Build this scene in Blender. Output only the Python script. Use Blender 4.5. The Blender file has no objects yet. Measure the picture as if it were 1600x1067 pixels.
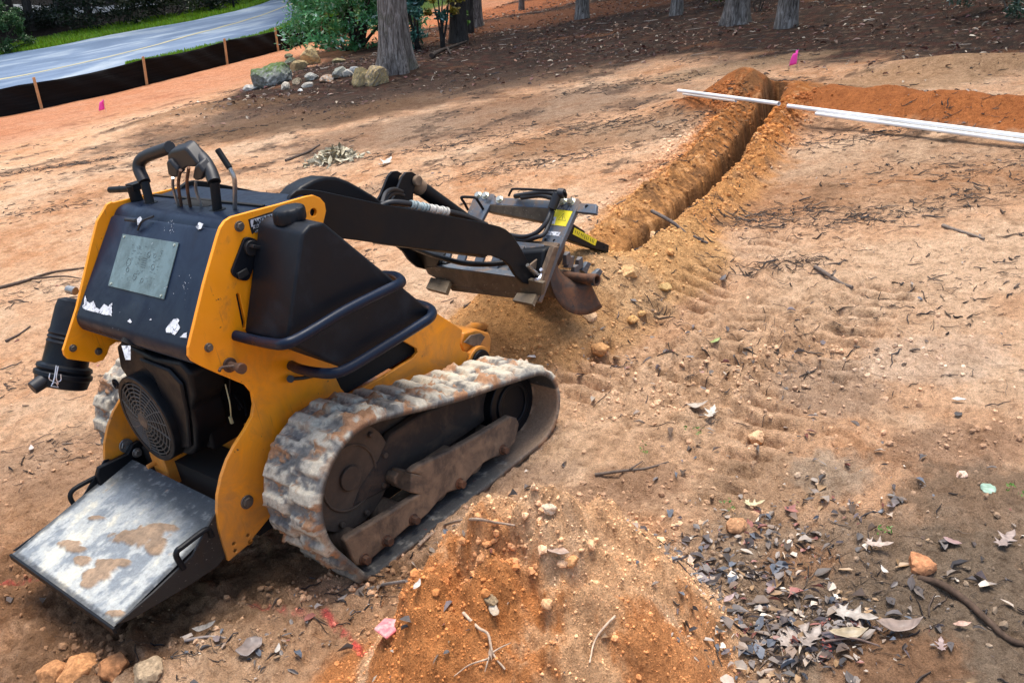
import bpy, bmesh, math, random
import numpy as np
from mathutils import Vector, Matrix
R_ = math.radians
# ---------------------------------------------------------------- camera, world, sun
# Survey frame: x = forward along the loader, y = to its left, z = up from the (gently sloping) yard.
FOC = 1400.0
AX = np.array([[0.6231908683808581, -0.40434066936612423, 0.6694339135891357],
               [-0.7679904105716895, -0.1547078948463779, 0.6214951299424076],
               [-0.14772904533855225, -0.9014289158712165, -0.40694230401201026]])
CAM = np.array([-1.0609548215105002, -2.2172291836628273, 1.4747956672467584])
GRAV = Vector((-0.0598, 0.1216, -0.9908)).normalized()       # true "down" in the survey frame
T = (-GRAV).rotation_difference(Vector((0, 0, 1))).to_matrix().to_4x4()
TI = T.inverted()
scene = bpy.context.scene
cd = bpy.data.cameras.new("camera"); cam = bpy.data.objects.new("camera", cd)
scene.collection.objects.link(cam); scene.camera = cam
cd.sensor_width = 36.0; cd.lens = 36.0 * FOC / 1600.0
cd.clip_start = 0.05; cd.clip_end = 600
m = Matrix.Identity(4)
for i in range(3):
    m[i][0] = AX[i][0]; m[i][1] = -AX[i][1]; m[i][2] = -AX[i][2]; m[i][3] = CAM[i]
cam.matrix_world = T @ m
SUN = (T.to_3x3() @ Vector((0.23, 0.03, 0.97))).normalized()
world = bpy.data.worlds.new("World"); scene.world = world; world.use_nodes = True
wn = world.node_tree.nodes; wl = world.node_tree.links
sky = wn.new("ShaderNodeTexSky"); sky.sky_type = 'NISHITA'; sky.sun_disc = False
sky.sun_elevation = math.asin(SUN.z); sky.sun_rotation = math.atan2(SUN.x, SUN.y)
sky.dust_density = 3.0; sky.air_density = 1.2
wl.new(sky.outputs[0], wn["Background"].inputs[0]); wn["Background"].inputs[1].default_value = 0.15
sl = bpy.data.lights.new("sun", 'SUN'); sl.energy = 2.4; sl.angle = R_(28); sl.color = (1, .95, .87)
so = bpy.data.objects.new("sun", sl); scene.collection.objects.link(so)
so.rotation_euler = SUN.to_track_quat('Z', 'Y').to_euler()
vs = scene.view_settings; vs.view_transform = 'Standard'; vs.look = 'None'; vs.gamma = 1.0; vs.exposure = 0.94
scene.cycles.use_denoising = True
# ---------------------------------------------------------------- measuring
C = scene.collection
def ray(px, py):
    d = AX @ np.array([px - 800.0, py - 533.5, FOC]); return d / np.linalg.norm(d)
def P(px, py, ax, v):
    d = ray(px, py); t = (v - CAM[ax]) / d[ax]; q = CAM + t * d; return (float(q[0]), float(q[1]), float(q[2]))
def PN(px, py, p0, n):
    d = ray(px, py); n = np.array(n, float); t = ((np.array(p0) - CAM) @ n) / (d @ n)
    q = CAM + t * d; return (float(q[0]), float(q[1]), float(q[2]))
def XZ(pts, y): return [(P(a, b, 1, y)[0], P(a, b, 1, y)[2]) for a, b in pts]
rnd = random.Random(7); rs = np.random.RandomState(11)
# ---------------------------------------------------------------- numpy noise
_perm = np.random.RandomState(3).permutation(256); _perm = np.concatenate([_perm, _perm])
_ang = np.random.RandomState(4).rand(256) * 2 * math.pi; _gx = np.cos(_ang); _gy = np.sin(_ang)
def noise(x, y, seed=0):
    x = x + seed * 17.31; y = y + seed * 9.73
    xi = np.floor(x).astype(int); yi = np.floor(y).astype(int); xf = x - xi; yf = y - yi
    xi &= 255; yi &= 255; u = xf * xf * xf * (xf * (xf * 6 - 15) + 10); v = yf * yf * yf * (yf * (yf * 6 - 15) + 10)
    def g(i, j, fx, fy):
        h = _perm[_perm[i & 255] + (j & 255)]; return _gx[h] * fx + _gy[h] * fy
    a = g(xi, yi, xf, yf); b = g(xi + 1, yi, xf - 1, yf); c = g(xi, yi + 1, xf, yf - 1); d = g(xi + 1, yi + 1, xf - 1, yf - 1)
    return ((a + u * (b - a)) + v * ((c + u * (d - c)) - (a + u * (b - a)))) * 1.5
def fbm(x, y, f, o=4, seed=0, gain=.5):
    s = 0; a = 1; t = 0
    for k in range(o):
        s = s + a * noise(x * f, y * f, seed + k); t += a; a *= gain; f *= 2.03
    return s / t
def ss(a, b, x):
    t = np.clip((x - a) / (b - a), 0, 1); return t * t * (3 - 2 * t)
def seg(x, y, a, b):
    ax, ay = a; bx, by = b; L = math.hypot(bx - ax, by - ay); ux, uy = (bx - ax) / L, (by - ay) / L
    s = (x - ax) * ux + (y - ay) * uy; d = -(x - ax) * uy + (y - ay) * ux
    return s, d, L
FA = (5.76, 14.16); FB = (9.655, 14.27); FC = (12.4, 14.95)
def fence_d(x, y):          # metres beyond the silt fence
    return y - (14.12 + .028 * (x - 5.7) + .035 * np.maximum(0, x - 9) ** 1.35)
TR = [(1.95, 0.0), (2.7, .15), (3.84, .35), (5.45, .83), (6.1, 1.02)]
def trench_sd(x, y):
    best = np.full(np.shape(x), 9.0); al = np.zeros(np.shape(x)); acc = 0
    for a, b in zip(TR[:-1], TR[1:]):
        s, d, L = seg(x, y, a, b); over = np.maximum(0, np.maximum(-s, s - L))
        dd = np.sign(d) * np.hypot(np.abs(d), over); m_ = np.abs(dd) < np.abs(best)
        best = np.where(m_, dd, best); al = np.where(m_, acc + np.clip(s, 0, L), al); acc += L
    return best, al, acc
def base_z(x, y):
    z = .035 * fbm(x, y, .35, 3, 1) * ss(1.5, 4, np.hypot(x, y)) + .012 * fbm(x, y, 1.1, 2, 5)
    fd = fence_d(x, y)
    z = z + .085 * np.maximum(0, fd - .5) * ss(0, 3, fd)
    z = z + .10 * np.maximum(0, fd - 11)
    z = z + .02 * np.maximum(0, x - 14)
    return z
def hz(x, y, fine=True):
    x = np.asarray(x, float); y = np.asarray(y, float)
    z = base_z(x, y); near = 1 - ss(4, 9, np.hypot(x, y))
    wob = .05 * fbm(x, y, 1.7, 3, 9)
    # trench and its spoil banks
    d, s, L = trench_sd(x, y); d = d + wob * .8
    end = ss(-.0, .35, s)
    left = .100 * np.exp(-((d - .185) / .100) ** 2) + .025 * np.exp(-((d - .36) / .10) ** 2)
    right = .115 * np.exp(-((d + .20) / .105) ** 2)
    bank = (left * (.85 + .9 * fbm(x, y, 3.3, 4, 12, .6)) + right * (.9 + .8 * fbm(x, y, 3.1, 4, 13, .6)))
    bank = bank * (1 - .75 * ss(L - 1.3, L - .3, s)) * ss(-.02, .5, s + .1)
    dn = d + .012 + .020 * fbm(x, y, 7, 3, 16, .6); slot = -.40 * (1 - ss(.045, .076, np.abs(dn))) * end * (1 - .4 * ss(L - .2, L, s))
    z = z + bank + slot
    # cross trench: spoil bank to the right, heap on the left, slot between
    s2, d2, L2 = seg(x, y, (5.72, .55), (4.35, -2.9)); d2 = d2 + wob
    z = z + .145 * np.exp(-(d2 / .25) ** 2) * ss(-.12, .15, s2) * (.85 + .3 * fbm(x, y, 2.5, 2, 14))
    z = z - .22 * (1 - ss(.05, .11, np.abs(d2 - .42))) * ss(-.4, -.1, s2)
    r = np.hypot(x - 5.85, (y - 1.2)) + wob; z = z + .23 * np.exp(-(r / .30) ** 2)
    r = np.hypot((x - 5.5) * 1.3, (y - 1.55)) + wob; z = z + .07 * np.exp(-(r / .35) ** 2)
    # heap under the trencher
    hx = (x - 1.62); hy = (y - .03); a = .16
    u = hx * math.cos(a) + hy * math.sin(a); v = -hx * math.sin(a) + hy * math.cos(a)
    r = np.sqrt((u / .60) ** 2 + (v / .47) ** 2) + wob * .8
    z = z + .36 * np.clip(1 - r, 0, 1) ** 1.15 * (1 + .1 * fbm(x, y, 6, 2, 3))
    r = np.hypot((x - 2.12) / .50, (y + .22) / .27) + wob; z = z + .11 * np.clip(1.1 - r, 0, 1) ** 1.1
    # foreground heap
    r = np.sqrt(((x - .05) / .455) ** 2 + ((y + 1.14) / .43) ** 2) + wob * 1.4 + .07 * fbm(x, y, 5, 3, 31)
    hp = np.clip(1 - r * r, 0, 1)
    z = z + .35 * hp ** 1.25 * (1 + .62 * fbm(x, y, 4.6, 4, 33, .6) * np.clip(hp * 2, 0, 1))
    r = np.hypot((x + .25) / .3, (y + 1.0) / .28) + wob; z = z + .07 * np.clip(1 - r * r, 0, 1)
    # mounds by the rock pile and big tree
    z = z + .16 * np.exp(-(((x - 7.6) / 1.1) ** 2 + ((y - 8.0) / 1.6) ** 2))
    z = z + .12 * np.exp(-(((x - 5.2) / .8) ** 2 + ((y - 8.4) / .9) ** 2)) + .10 * np.exp(-(((x - 6.9) / .25) ** 2 + ((y + .3) / .9) ** 2))
    # track marks ahead of the loader and to its right
    def marks(yc, hw, x0, x1, amp, pitch, ph, skew):
        m_ = (1 - ss(hw * .75, hw, np.abs(y - yc + .03 * noise(x * 1.3, y * 0, 8)))) * ss(x0, x0 + .2, x) * (1 - ss(x1 - .4, x1, x))
        w = .5 + .5 * np.cos(2 * math.pi * (x + skew * np.abs(y - yc) + ph) / pitch + 1.6 * noise(x * 4, y * 4, 21))
        return m_ * (amp * (ss(.25, .75, w) - .6) - .012), m_
    mk = 0
    for a_ in ((-.46, .125, .95, 3.0, .050, .088, 0, .2), (-1.13, .125, .62, 2.6, .046, .088, .02, -.2), (-.80, .11, 1.0, 2.3, .034, .09, .04, .3), (.46, .12, 1.3, 2.3, .012, .088, 0, .2)):
        v_, m_ = marks(*a_); pm_ = ss(-.22, .10, fbm(x, y, 3.5, 3, 44)); z = z + v_ * (.25 + .85 * pm_) * (.85 + .8 * fbm(x, y, 14, 2, 48)); mk = mk + m_
    z = z + .035 * np.exp(-((y + .64) / .045) ** 2) * ss(.9, 1.2, x) * (1 - ss(2.2, 2.7, x)) * (.4 + fbm(x, y, 6, 3, 45) * 1.6)
    z = z + .045 * np.exp(-((y + .97 + .1 * (x - 1.5)) / .05) ** 2) * ss(.8, 1.2, x) * (1 - ss(1.9, 2.3, x)) * (.4 + fbm(x, y, 6, 3, 46) * 1.6)
    if fine:
        rough = .35 + .9 * np.exp(-(((x - 1.6) / .9) ** 2 + ((y + .85) / .45) ** 2)) + 1.3 * np.exp(-(((x + .45) / .5) ** 2 + ((y + .05) / .75) ** 2)) \
            + .8 * np.exp(-(((x - .9) / .5) ** 2 + ((y + 1.55) / .3) ** 2)) + .6 * np.exp(-(((x - .45) / .6) ** 2 + ((y + .66) / .10) ** 2))
        rough = (rough + .6 * np.exp(-(((x - 1.5) / .8) ** 2 + ((y + .8) / .4) ** 2))) * (1 - .78 * np.clip(mk, 0, 1)); rough = rough * (1 - .7 * np.exp(-(((x - .85) / .35) ** 2 + ((y + .72) / .12) ** 2)))
        f1 = fbm(x, y, 9, 4, 51, .55); f2 = fbm(x, y, 4, 3, 57)
        z = z + rough * (.022 * f1 * near + .016 * f2)
        rid = 1 - np.abs(fbm(x, y, 13, 3, 61)) * 3
        z = z + near * rough * .010 * np.clip(rid, -1, 1) * (1 - .6 * np.clip(mk, 0, 1))
        z = z + near * (.35 + .5 * rough) * .009 * fbm(x, y, 38, 2, 65, .7) - near * .006 * ss(.22, .4, fbm(x, y, 15, 3, 67, .6))
        pile = np.clip(bank / .08, 0, 1) + np.clip(hp * 2, 0, 1)
        z = z + pile * near * (.013 * fbm(x, y, 16, 4, 63, .65) + .006 * np.clip(fbm(x, y, 34, 2, 64) * 2.2, -.2, 1))
    return z
def hz1(x, y): return float(hz(np.array([x]), np.array([y]))[0])
def G(px, py, dz=0.0):
    d = ray(px, py); lo = 0.3; t = lo; prev = lo
    ts = np.concatenate([np.linspace(.5, 12, 900), np.linspace(12, 90, 1500)])
    q = CAM[None] + ts[:, None] * d[None]
    g = hz(q[:, 0], q[:, 1], False) + dz; k = np.argmax(q[:, 2] < g)
    if not (q[:, 2] < g).any(): k = len(ts) - 1
    a, b = ts[max(k - 1, 0)], ts[k]
    for _ in range(14):
        c = (a + b) / 2; qc = CAM + c * d
        if qc[2] < hz(np.array([qc[0]]), np.array([qc[1]]), False)[0] + dz: b = c
        else: a = c
    qc = CAM + b * d; return (float(qc[0]), float(qc[1]), float(qc[2]))
# ---------------------------------------------------------------- materials
def mat(name, col=(.5, .5, .5), rough=.6, metal=0.0, spec=.5):
    M = bpy.data.materials.new(name); M.use_nodes = True; b = M.node_tree.nodes["Principled BSDF"]
    b.inputs["Base Color"].default_value = (*col, 1); b.inputs["Roughness"].default_value = rough
    b.inputs["Metallic"].default_value = metal; b.inputs["Specular IOR Level"].default_value = spec
    return M
def nd(M, t, **kw):
    n = M.node_tree.nodes.new(t)
    for k, v in kw.items():
        if k in n.inputs: n.inputs[k].default_value = v
        else: setattr(n, k, v)
    return n
def lk(M, a, b): M.node_tree.links.new(a, b)
def bsdf(M): return M.node_tree.nodes["Principled BSDF"]
def noise_node(M, scale, detail=6, rough=.6, dist=0, vec=None):
    n = nd(M, "ShaderNodeTexNoise"); n.inputs["Scale"].default_value = scale; n.inputs["Detail"].default_value = detail
    n.inputs["Roughness"].default_value = rough; n.inputs["Distortion"].default_value = dist
    if vec: lk(M, vec, n.inputs["Vector"])
    return n
def coords(M, scl=(1, 1, 1)):
    t = nd(M, "ShaderNodeTexCoord"); mp = nd(M, "ShaderNodeMapping"); mp.inputs["Scale"].default_value = scl
    lk(M, t.outputs["Object"], mp.inputs["Vector"]); return mp.outputs[0]
def ramp(M, fac, stops):
    r = nd(M, "ShaderNodeValToRGB"); e = r.color_ramp.elements
    while len(e) > 1: e.remove(e[-1])
    e[0].position = stops[0][0]; e[0].color = (*stops[0][1], 1) if len(stops[0][1]) == 3 else stops[0][1]
    for p, c in stops[1:]:
        k = e.new(p); k.color = (*c, 1)
    lk(M, fac, r.inputs[0]); return r.outputs[0]
def mixc(M, fac, a, b, mode='MIX'):
    n = nd(M, "ShaderNodeMix"); n.data_type = 'RGBA'; n.blend_type = mode
    for v, i in ((fac, 0), (a, 6), (b, 7)):
        if hasattr(v, "is_output"): lk(M, v, n.inputs[i])
        elif isinstance(v, tuple): n.inputs[i].default_value = (*v, 1)
        else: n.inputs[i].default_value = v
    return n.outputs[2]
def bump(M, h, strength, dist):
    b = nd(M, "ShaderNodeBump"); b.inputs["Strength"].default_value = strength; b.inputs["Distance"].default_value = dist
    lk(M, h, b.inputs["Height"]); lk(M, b.outputs[0], bsdf(M).inputs["Normal"]); return b
def worn(name, col, dirt, rough, scale=9, lo=.55, hi=.75, metal=0, spk=None, spkscale=120, spklo=.66, bmp=.15):
    M = mat(name, col, rough, metal); v = coords(M)
    n = noise_node(M, scale, 9, .68, .4, v); f = ramp(M, n.outputs[0], [(lo, (0, 0, 0)), (hi, (1, 1, 1))])
    n3 = noise_node(M, scale * .35, 4, .5, 0, v); tone = ramp(M, n3.outputs[0], [(.3, tuple(c * .78 for c in col)), (.7, tuple(min(1, c * 1.12) for c in col))])
    c = mixc(M, f, tone, dirt)
    n2 = noise_node(M, spkscale, 3, .6, 0, v)
    if spk: f2 = ramp(M, n2.outputs[0], [(spklo, (0, 0, 0)), (spklo + .04, (1, 1, 1))]); c = mixc(M, f2, c, spk)
    lk(M, c, bsdf(M).inputs["Base Color"])
    rr = nd(M, "ShaderNodeMapRange"); rr.inputs[3].default_value = rough - .1; rr.inputs[4].default_value = min(1, rough + .25)
    lk(M, n.outputs[0], rr.inputs[0]); rr.inputs[1].default_value = .35; rr.inputs[2].default_value = .7; lk(M, rr.outputs[0], bsdf(M).inputs["Roughness"])
    bump(M, n.outputs[0], bmp, .004); return M
M_or = worn("orange_paint", (.97, .315, .003), (.36, .14, .025), .42, 11, .58, .80, spk=(.07, .04, .02), spkscale=44, spklo=.70, bmp=.08)
M_blk = worn("black_hood_paint", (.004, .0095, .024), (.013, .014, .017), .36, 11, .6, .85, spk=(.25, .25, .25), spkscale=170, spklo=.78, bmp=.05)
M_arm = worn("black_steel", (.005, .006, .008), (.013, .011, .011), .42, 10, .6, .9, bmp=.08)
bsdf(M_blk).inputs['Specular IOR Level'].default_value = .22; bsdf(M_arm).inputs['Specular IOR Level'].default_value = .20
M_plas = worn("black_plastic", (.005, .007, .011), (.030, .033, .040), .46, 6, .5, .85, spk=(.09, .09, .09), spkscale=240, spklo=.72, bmp=.1)
bsdf(M_plas).inputs['Specular IOR Level'].default_value = .22
M_rub = mat("rubber_black", (.009, .009, .011), .5)
M_rust = worn("rusty_steel", (.075, .045, .032), (.20, .085, .04), .65, 18, .45, .65, metal=.3, spk=(.02, .02, .02), spkscale=60, bmp=.5)
M_brn = worn("dusty_brown_steel", (.080, .055, .038), (.25, .165, .10), .8, 12, .40, .62, spk=(.26, .19, .13), spkscale=130, spklo=.70, bmp=.5)
M_dkbrn = worn("shaded_muddy_steel", (.030, .021, .016), (.10, .065, .042), .85, 9, .48, .7, bmp=.6)  # mud tones darkened to carry the shade inside the track
M_grey = worn("scuffed_grey_steel", (.10, .12, .145), (.20, .12, .065), .45, 12, .5, .7, metal=.3, spk=(.3, .3, .3), spkscale=90, bmp=.2)
M_beam = worn("muddy_beam", (.12, .085, .05), (.05, .035, .02), .6, 9, .4, .7, spk=(.3, .25, .18), spkscale=120, bmp=.4)
M_zinc = mat("zinc_bolt", (.62, .58, .45), .3, .9)
M_dbolt = worn("dull_bolt", (.16, .14, .12), (.10, .07, .05), .45, 30, .5, .7, metal=.7)
M_steel = worn("plain_steel", (.33, .33, .32), (.15, .12, .1), .35, 30, .5, .7, metal=.8)
M_pl = worn("engraved_alloy_plate", (.17, .23, .23), (.10, .14, .14), .42, 20, .45, .7, metal=.45, spk=(.45, .5, .5), spkscale=95, spklo=.70, bmp=.05)
M_white = worn("torn_white_label", (.62, .63, .66), (.10, .11, .13), .6, 75, .52, .60)
M_lblk = mat("label_black", (.015, .015, .015), .5)
M_yel = worn("yellow_label", (.80, .66, .02), (.45, .38, .05), .45, 50, .55, .75)
M_pink = mat("pink_flag", (.95, .06, .42), .5)
M_pvc = worn("white_pvc", (.88, .89, .88), (.75, .72, .66), .35, 8, .7, .95, bmp=.0)
M_void = mat("dark_interior", (.004, .004, .004), .9)  # near-black colour standing in for shade in holes and hollows
def colmat(name, rough=.8, spec=.3, fine=None, bmpd=None, trans=0):
    M = mat(name, (1, 1, 1), rough, 0, spec); a = nd(M, "ShaderNodeVertexColor"); a.layer_name = "Col"; c = a.outputs[0]
    v = coords(M)
    if fine:
        for sc_, amt in fine:
            n = noise_node(M, sc_, 5, .65, 0, v); g = ramp(M, n.outputs[0], [(.28, (1 - amt,) * 3), (.72, (1 + amt,) * 3)]); c = mixc(M, 1.0, c, g, 'MULTIPLY')
    lk(M, c, bsdf(M).inputs["Base Color"])
    if bmpd:
        n = noise_node(M, bmpd[0], 8, .72, 0, v); bump(M, n.outputs[0], bmpd[1], bmpd[2])
    if trans:
        t = nd(M, "ShaderNodeBsdfTranslucent"); lk(M, c, t.inputs[0]); mx = nd(M, "ShaderNodeMixShader"); mx.inputs[0].default_value = trans
        out = M.node_tree.nodes["Material Output"]; lk(M, bsdf(M).outputs[0], mx.inputs[1]); lk(M, t.outputs[0], mx.inputs[2]); lk(M, mx.outputs[0], out.inputs[0])
    return M
M = M_or; b_ = bsdf(M); src = b_.inputs["Base Color"].links[0].from_socket; t = nd(M, "ShaderNodeTexCoord"); sx = nd(M, "ShaderNodeSeparateXYZ"); lk(M, t.outputs["Object"], sx.inputs[0])
nn_ = noise_node(M, 7, 8, .7, .8, t.outputs["Object"]); mr = nd(M, "ShaderNodeMapRange"); lk(M, sx.outputs[2], mr.inputs[0]); mr.inputs[1].default_value = .75; mr.inputs[2].default_value = .12; mr.inputs[3].default_value = 0; mr.inputs[4].default_value = .5
mu = nd(M, "ShaderNodeMath"); mu.operation = 'ADD'; lk(M, mr.outputs[0], mu.inputs[0]); lk(M, nn_.outputs[0], mu.inputs[1]); f_ = ramp(M, mu.outputs[0], [(.62, (0, 0, 0)), (1.0, (.75, .75, .75))])
sc2 = noise_node(M, 3, 2, .5, 0, coords(M, (30, 30, 2.5))); f2 = ramp(M, sc2.outputs[0], [(.66, (0, 0, 0)), (.70, (.5, .5, .5))])
c = mixc(M, f_, src, (.33, .155, .05)); c = mixc(M, f2, c, (.45, .17, .02)); lk(M, c, b_.inputs["Base Color"])
# ground: vertex colours are soil tones with trench and loader shade painted in; grain and clods from noise
M_soil = mat("soil", (1, 1, 1), .92, 0, .15); M = M_soil
a = nd(M, "ShaderNodeVertexColor"); a.layer_name = "Col"; v = coords(M)
n1 = noise_node(M, 45, 8, .72, 0, v); n2 = noise_node(M, 260, 5, .7, 0, v); n3 = noise_node(M, 12, 6, .65, .5, v)
c = mixc(M, 1.0, a.outputs[0], ramp(M, n1.outputs[0], [(.28, (.42, .36, .32)), (.46, (.95, .95, .95)), (.72, (1.32, 1.34, 1.36))]), 'MULTIPLY')
c = mixc(M, 1.0, c, ramp(M, n2.outputs[0], [(.28, (.48, .45, .42)), (.5, (1, 1, 1)), (.72, (1.4, 1.4, 1.4))]), 'MULTIPLY')
c = mixc(M, 1.0, c, ramp(M, n3.outputs[0], [(.3, (.74, .70, .66)), (.7, (1.16, 1.17, 1.18))]), 'MULTIPLY')
vo = nd(M, "ShaderNodeTexVoronoi"); vo.inputs["Scale"].default_value = 85; lk(M, v, vo.inputs[0])
spk = ramp(M, vo.outputs["Distance"], [(.0, (1, 1, 1)), (.10, (0, 0, 0))])
sel = ramp(M, noise_node(M, 30, 2, .5, 0, v).outputs[0], [(.52, (0, 0, 0)), (.58, (1, 1, 1))])
c = mixc(M, mixc(M, 1.0, spk, sel, 'MULTIPLY'), c, (.04, .03, .025))
vo2 = nd(M, "ShaderNodeTexVoronoi"); vo2.inputs["Scale"].default_value = 42; lk(M, v, vo2.inputs[0])
spk2 = ramp(M, vo2.outputs["Distance"], [(.0, (1, 1, 1)), (.075, (0, 0, 0))])
c = mixc(M, mixc(M, 1.0, spk2, ramp(M, noise_node(M, 22, 2, .5, 1, v).outputs[0], [(.58, (0, 0, 0)), (.62, (1, 1, 1))]), 'MULTIPLY'), c, (.6, .5, .4))
lk(M, c, bsdf(M).inputs["Base Color"])
ad = nd(M, "ShaderNodeMath"); ad.operation = 'MULTIPLY_ADD'; lk(M, n2.outputs[0], ad.inputs[0]); ad.inputs[1].default_value = .28; lk(M, n1.outputs[0], ad.inputs[2])
bump(M, ad.outputs[0], 1.0, .032)
M_clod = colmat("soil_clods", .92, .15, [(90, .3), (300, .25)], (120, .7, .006))
M_rock = colmat("rock", .8, .3, [(14, .35), (60, .25)], (22, .8, .03))
M_leaf = colmat("dead_leaves", .48, .5, [(60, .25)])
M_twig = colmat("twigs", .85, .2, [(80, .35)], (150, .5, .003))
M_grn = colmat("green_leaves", .38, .5, None, None, .25)
M_bark = mat("bark", (.15, .12, .1), .92, 0, .15); M = M_bark
v = coords(M, (1, 1, .16)); n = noise_node(M, 26, 9, .72, 1.2, v); vo = nd(M, "ShaderNodeTexVoronoi"); vo.inputs["Scale"].default_value = 34; lk(M, v, vo.inputs[0])
n2 = noise_node(M, 3, 4, .6, 0, coords(M))
c = ramp(M, n.outputs[0], [(.34, (.035, .028, .024)), (.5, (.22, .19, .165)), (.64, (.46, .42, .38))])
c = mixc(M, 1, c, ramp(M, vo.outputs["Distance"], [(0, (.45, .42, .4)), (.4, (1, 1, 1))]), 'MULTIPLY')
c = mixc(M, ramp(M, n2.outputs[0], [(.56, (0, 0, 0)), (.68, (.5, .5, .5))]), c, (.10, .12, .05)); lk(M, c, bsdf(M).inputs["Base Color"])
bump(M, n.outputs[0], .9, .05)
M_bark2 = mat("dark_bark", (.05, .042, .036), .95, 0, .1); M = M_bark2
v = coords(M, (1, 1, .2)); n = noise_node(M, 20, 8, .7, 1, v)
lk(M, ramp(M, n.outputs[0], [(.3, (.022, .019, .017)), (.7, (.11, .098, .088))]), bsdf(M).inputs["Base Color"]); bump(M, n.outputs[0], .9, .05)
M_fab = mat("silt_fabric", (.010, .010, .010), .85, 0, .15); M = M_fab
v = coords(M, (.25, 1, 14)); n = noise_node(M, 3, 5, .6, 1, v); lk(M, ramp(M, n.outputs[0], [(.3, (.0035, .0035, .0035)), (.7, (.010, .0095, .0095))]), bsdf(M).inputs["Base Color"]); bump(M, n.outputs[0], .5, .02)
M_wood = worn("stake_wood", (.62, .36, .17), (.35, .2, .1), .75, 20)
M_asph = mat("asphalt", (.1, .12, .15), .55); M = M_asph
v = coords(M); n = noise_node(M, 60, 6, .7, 0, v); n2 = noise_node(M, 1.3, 6, .62, .6, coords(M, (.35, 1, 1)))
c = ramp(M, n2.outputs[0], [(.40, (.085, .135, .22)), (.52, (.13, .19, .29)), (.62, (.25, .31, .38)), (.75, (.37, .42, .48))])
c = mixc(M, 1, c, ramp(M, n.outputs[0], [(.3, (.85, .85, .85)), (.7, (1.12, 1.12, 1.12))]), 'MULTIPLY'); lk(M, c, bsdf(M).inputs["Base Color"]); bump(M, n.outputs[0], .3, .005)
# ---------------------------------------------------------------- mesh helpers
def tag(o, label=None, cat=None, group=None, kind=None):
    if label: o['label'] = label
    if cat: o['category'] = cat
    if group: o['group'] = group
    if kind: o['kind'] = kind
    return o
def thing(name, label, cat, loc, group=None):
    o = bpy.data.objects.new(name, None); o.empty_display_size = .1; C.objects.link(o); o.location = loc; return tag(o, label, cat, group)
def npmesh(name, v, f, mats, col=None, parent=None, smooth=True, angle=None, off=None):
    v = np.asarray(v, np.float32); f = np.asarray(f, np.int32)
    me = bpy.data.meshes.new(name); k = f.shape[1]
    me.vertices.add(len(v)); me.vertices.foreach_set("co", v.ravel()); me.loops.add(f.size); me.loops.foreach_set("vertex_index", f.ravel())
    me.polygons.add(len(f)); me.polygons.foreach_set("loop_start", np.arange(0, f.size, k, dtype=np.int32)); me.update(calc_edges=True)
    me.polygons.foreach_set("use_smooth", np.full(len(f), smooth))
    if col is not None:
        a_ = me.color_attributes.new("Col", 'FLOAT_COLOR', 'POINT'); cc = np.ones((len(v), 4), np.float32); cc[:, :3] = col; a_.data.foreach_set("color", cc.ravel())
    me.materials.append(mats); o = bpy.data.objects.new(name, me); C.objects.link(o); me.validate()
    if angle: me.set_sharp_from_angle(angle=R_(angle))
    if parent: put(o, parent)
    return o
def put(o, parent):
    o.parent = parent; p = parent; base = Vector((0, 0, 0))
    while p is not None:
        base = base + p.location; p = p.parent
    o.location = -base
def cr(pts, n=8, closed=False):
    p = [np.array(q, float) for q in pts]; out = []; N = len(p)
    for i in range(N if closed else N - 1):
        a_ = p[(i - 1) % N] if (closed or i > 0) else 2 * p[0] - p[1]; b_ = p[i]; c_ = p[(i + 1) % N]
        d_ = p[(i + 2) % N] if (closed or i + 2 < N) else 2 * p[-1] - p[-2]
        for k in range(n):
            t = k / n; out.append(.5 * ((2 * b_) + (-a_ + c_) * t + (2 * a_ - 5 * b_ + 4 * c_ - d_) * t * t + (-a_ + 3 * b_ - 3 * c_ + d_) * t ** 3))
    if not closed: out.append(p[-1])
    return out
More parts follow.
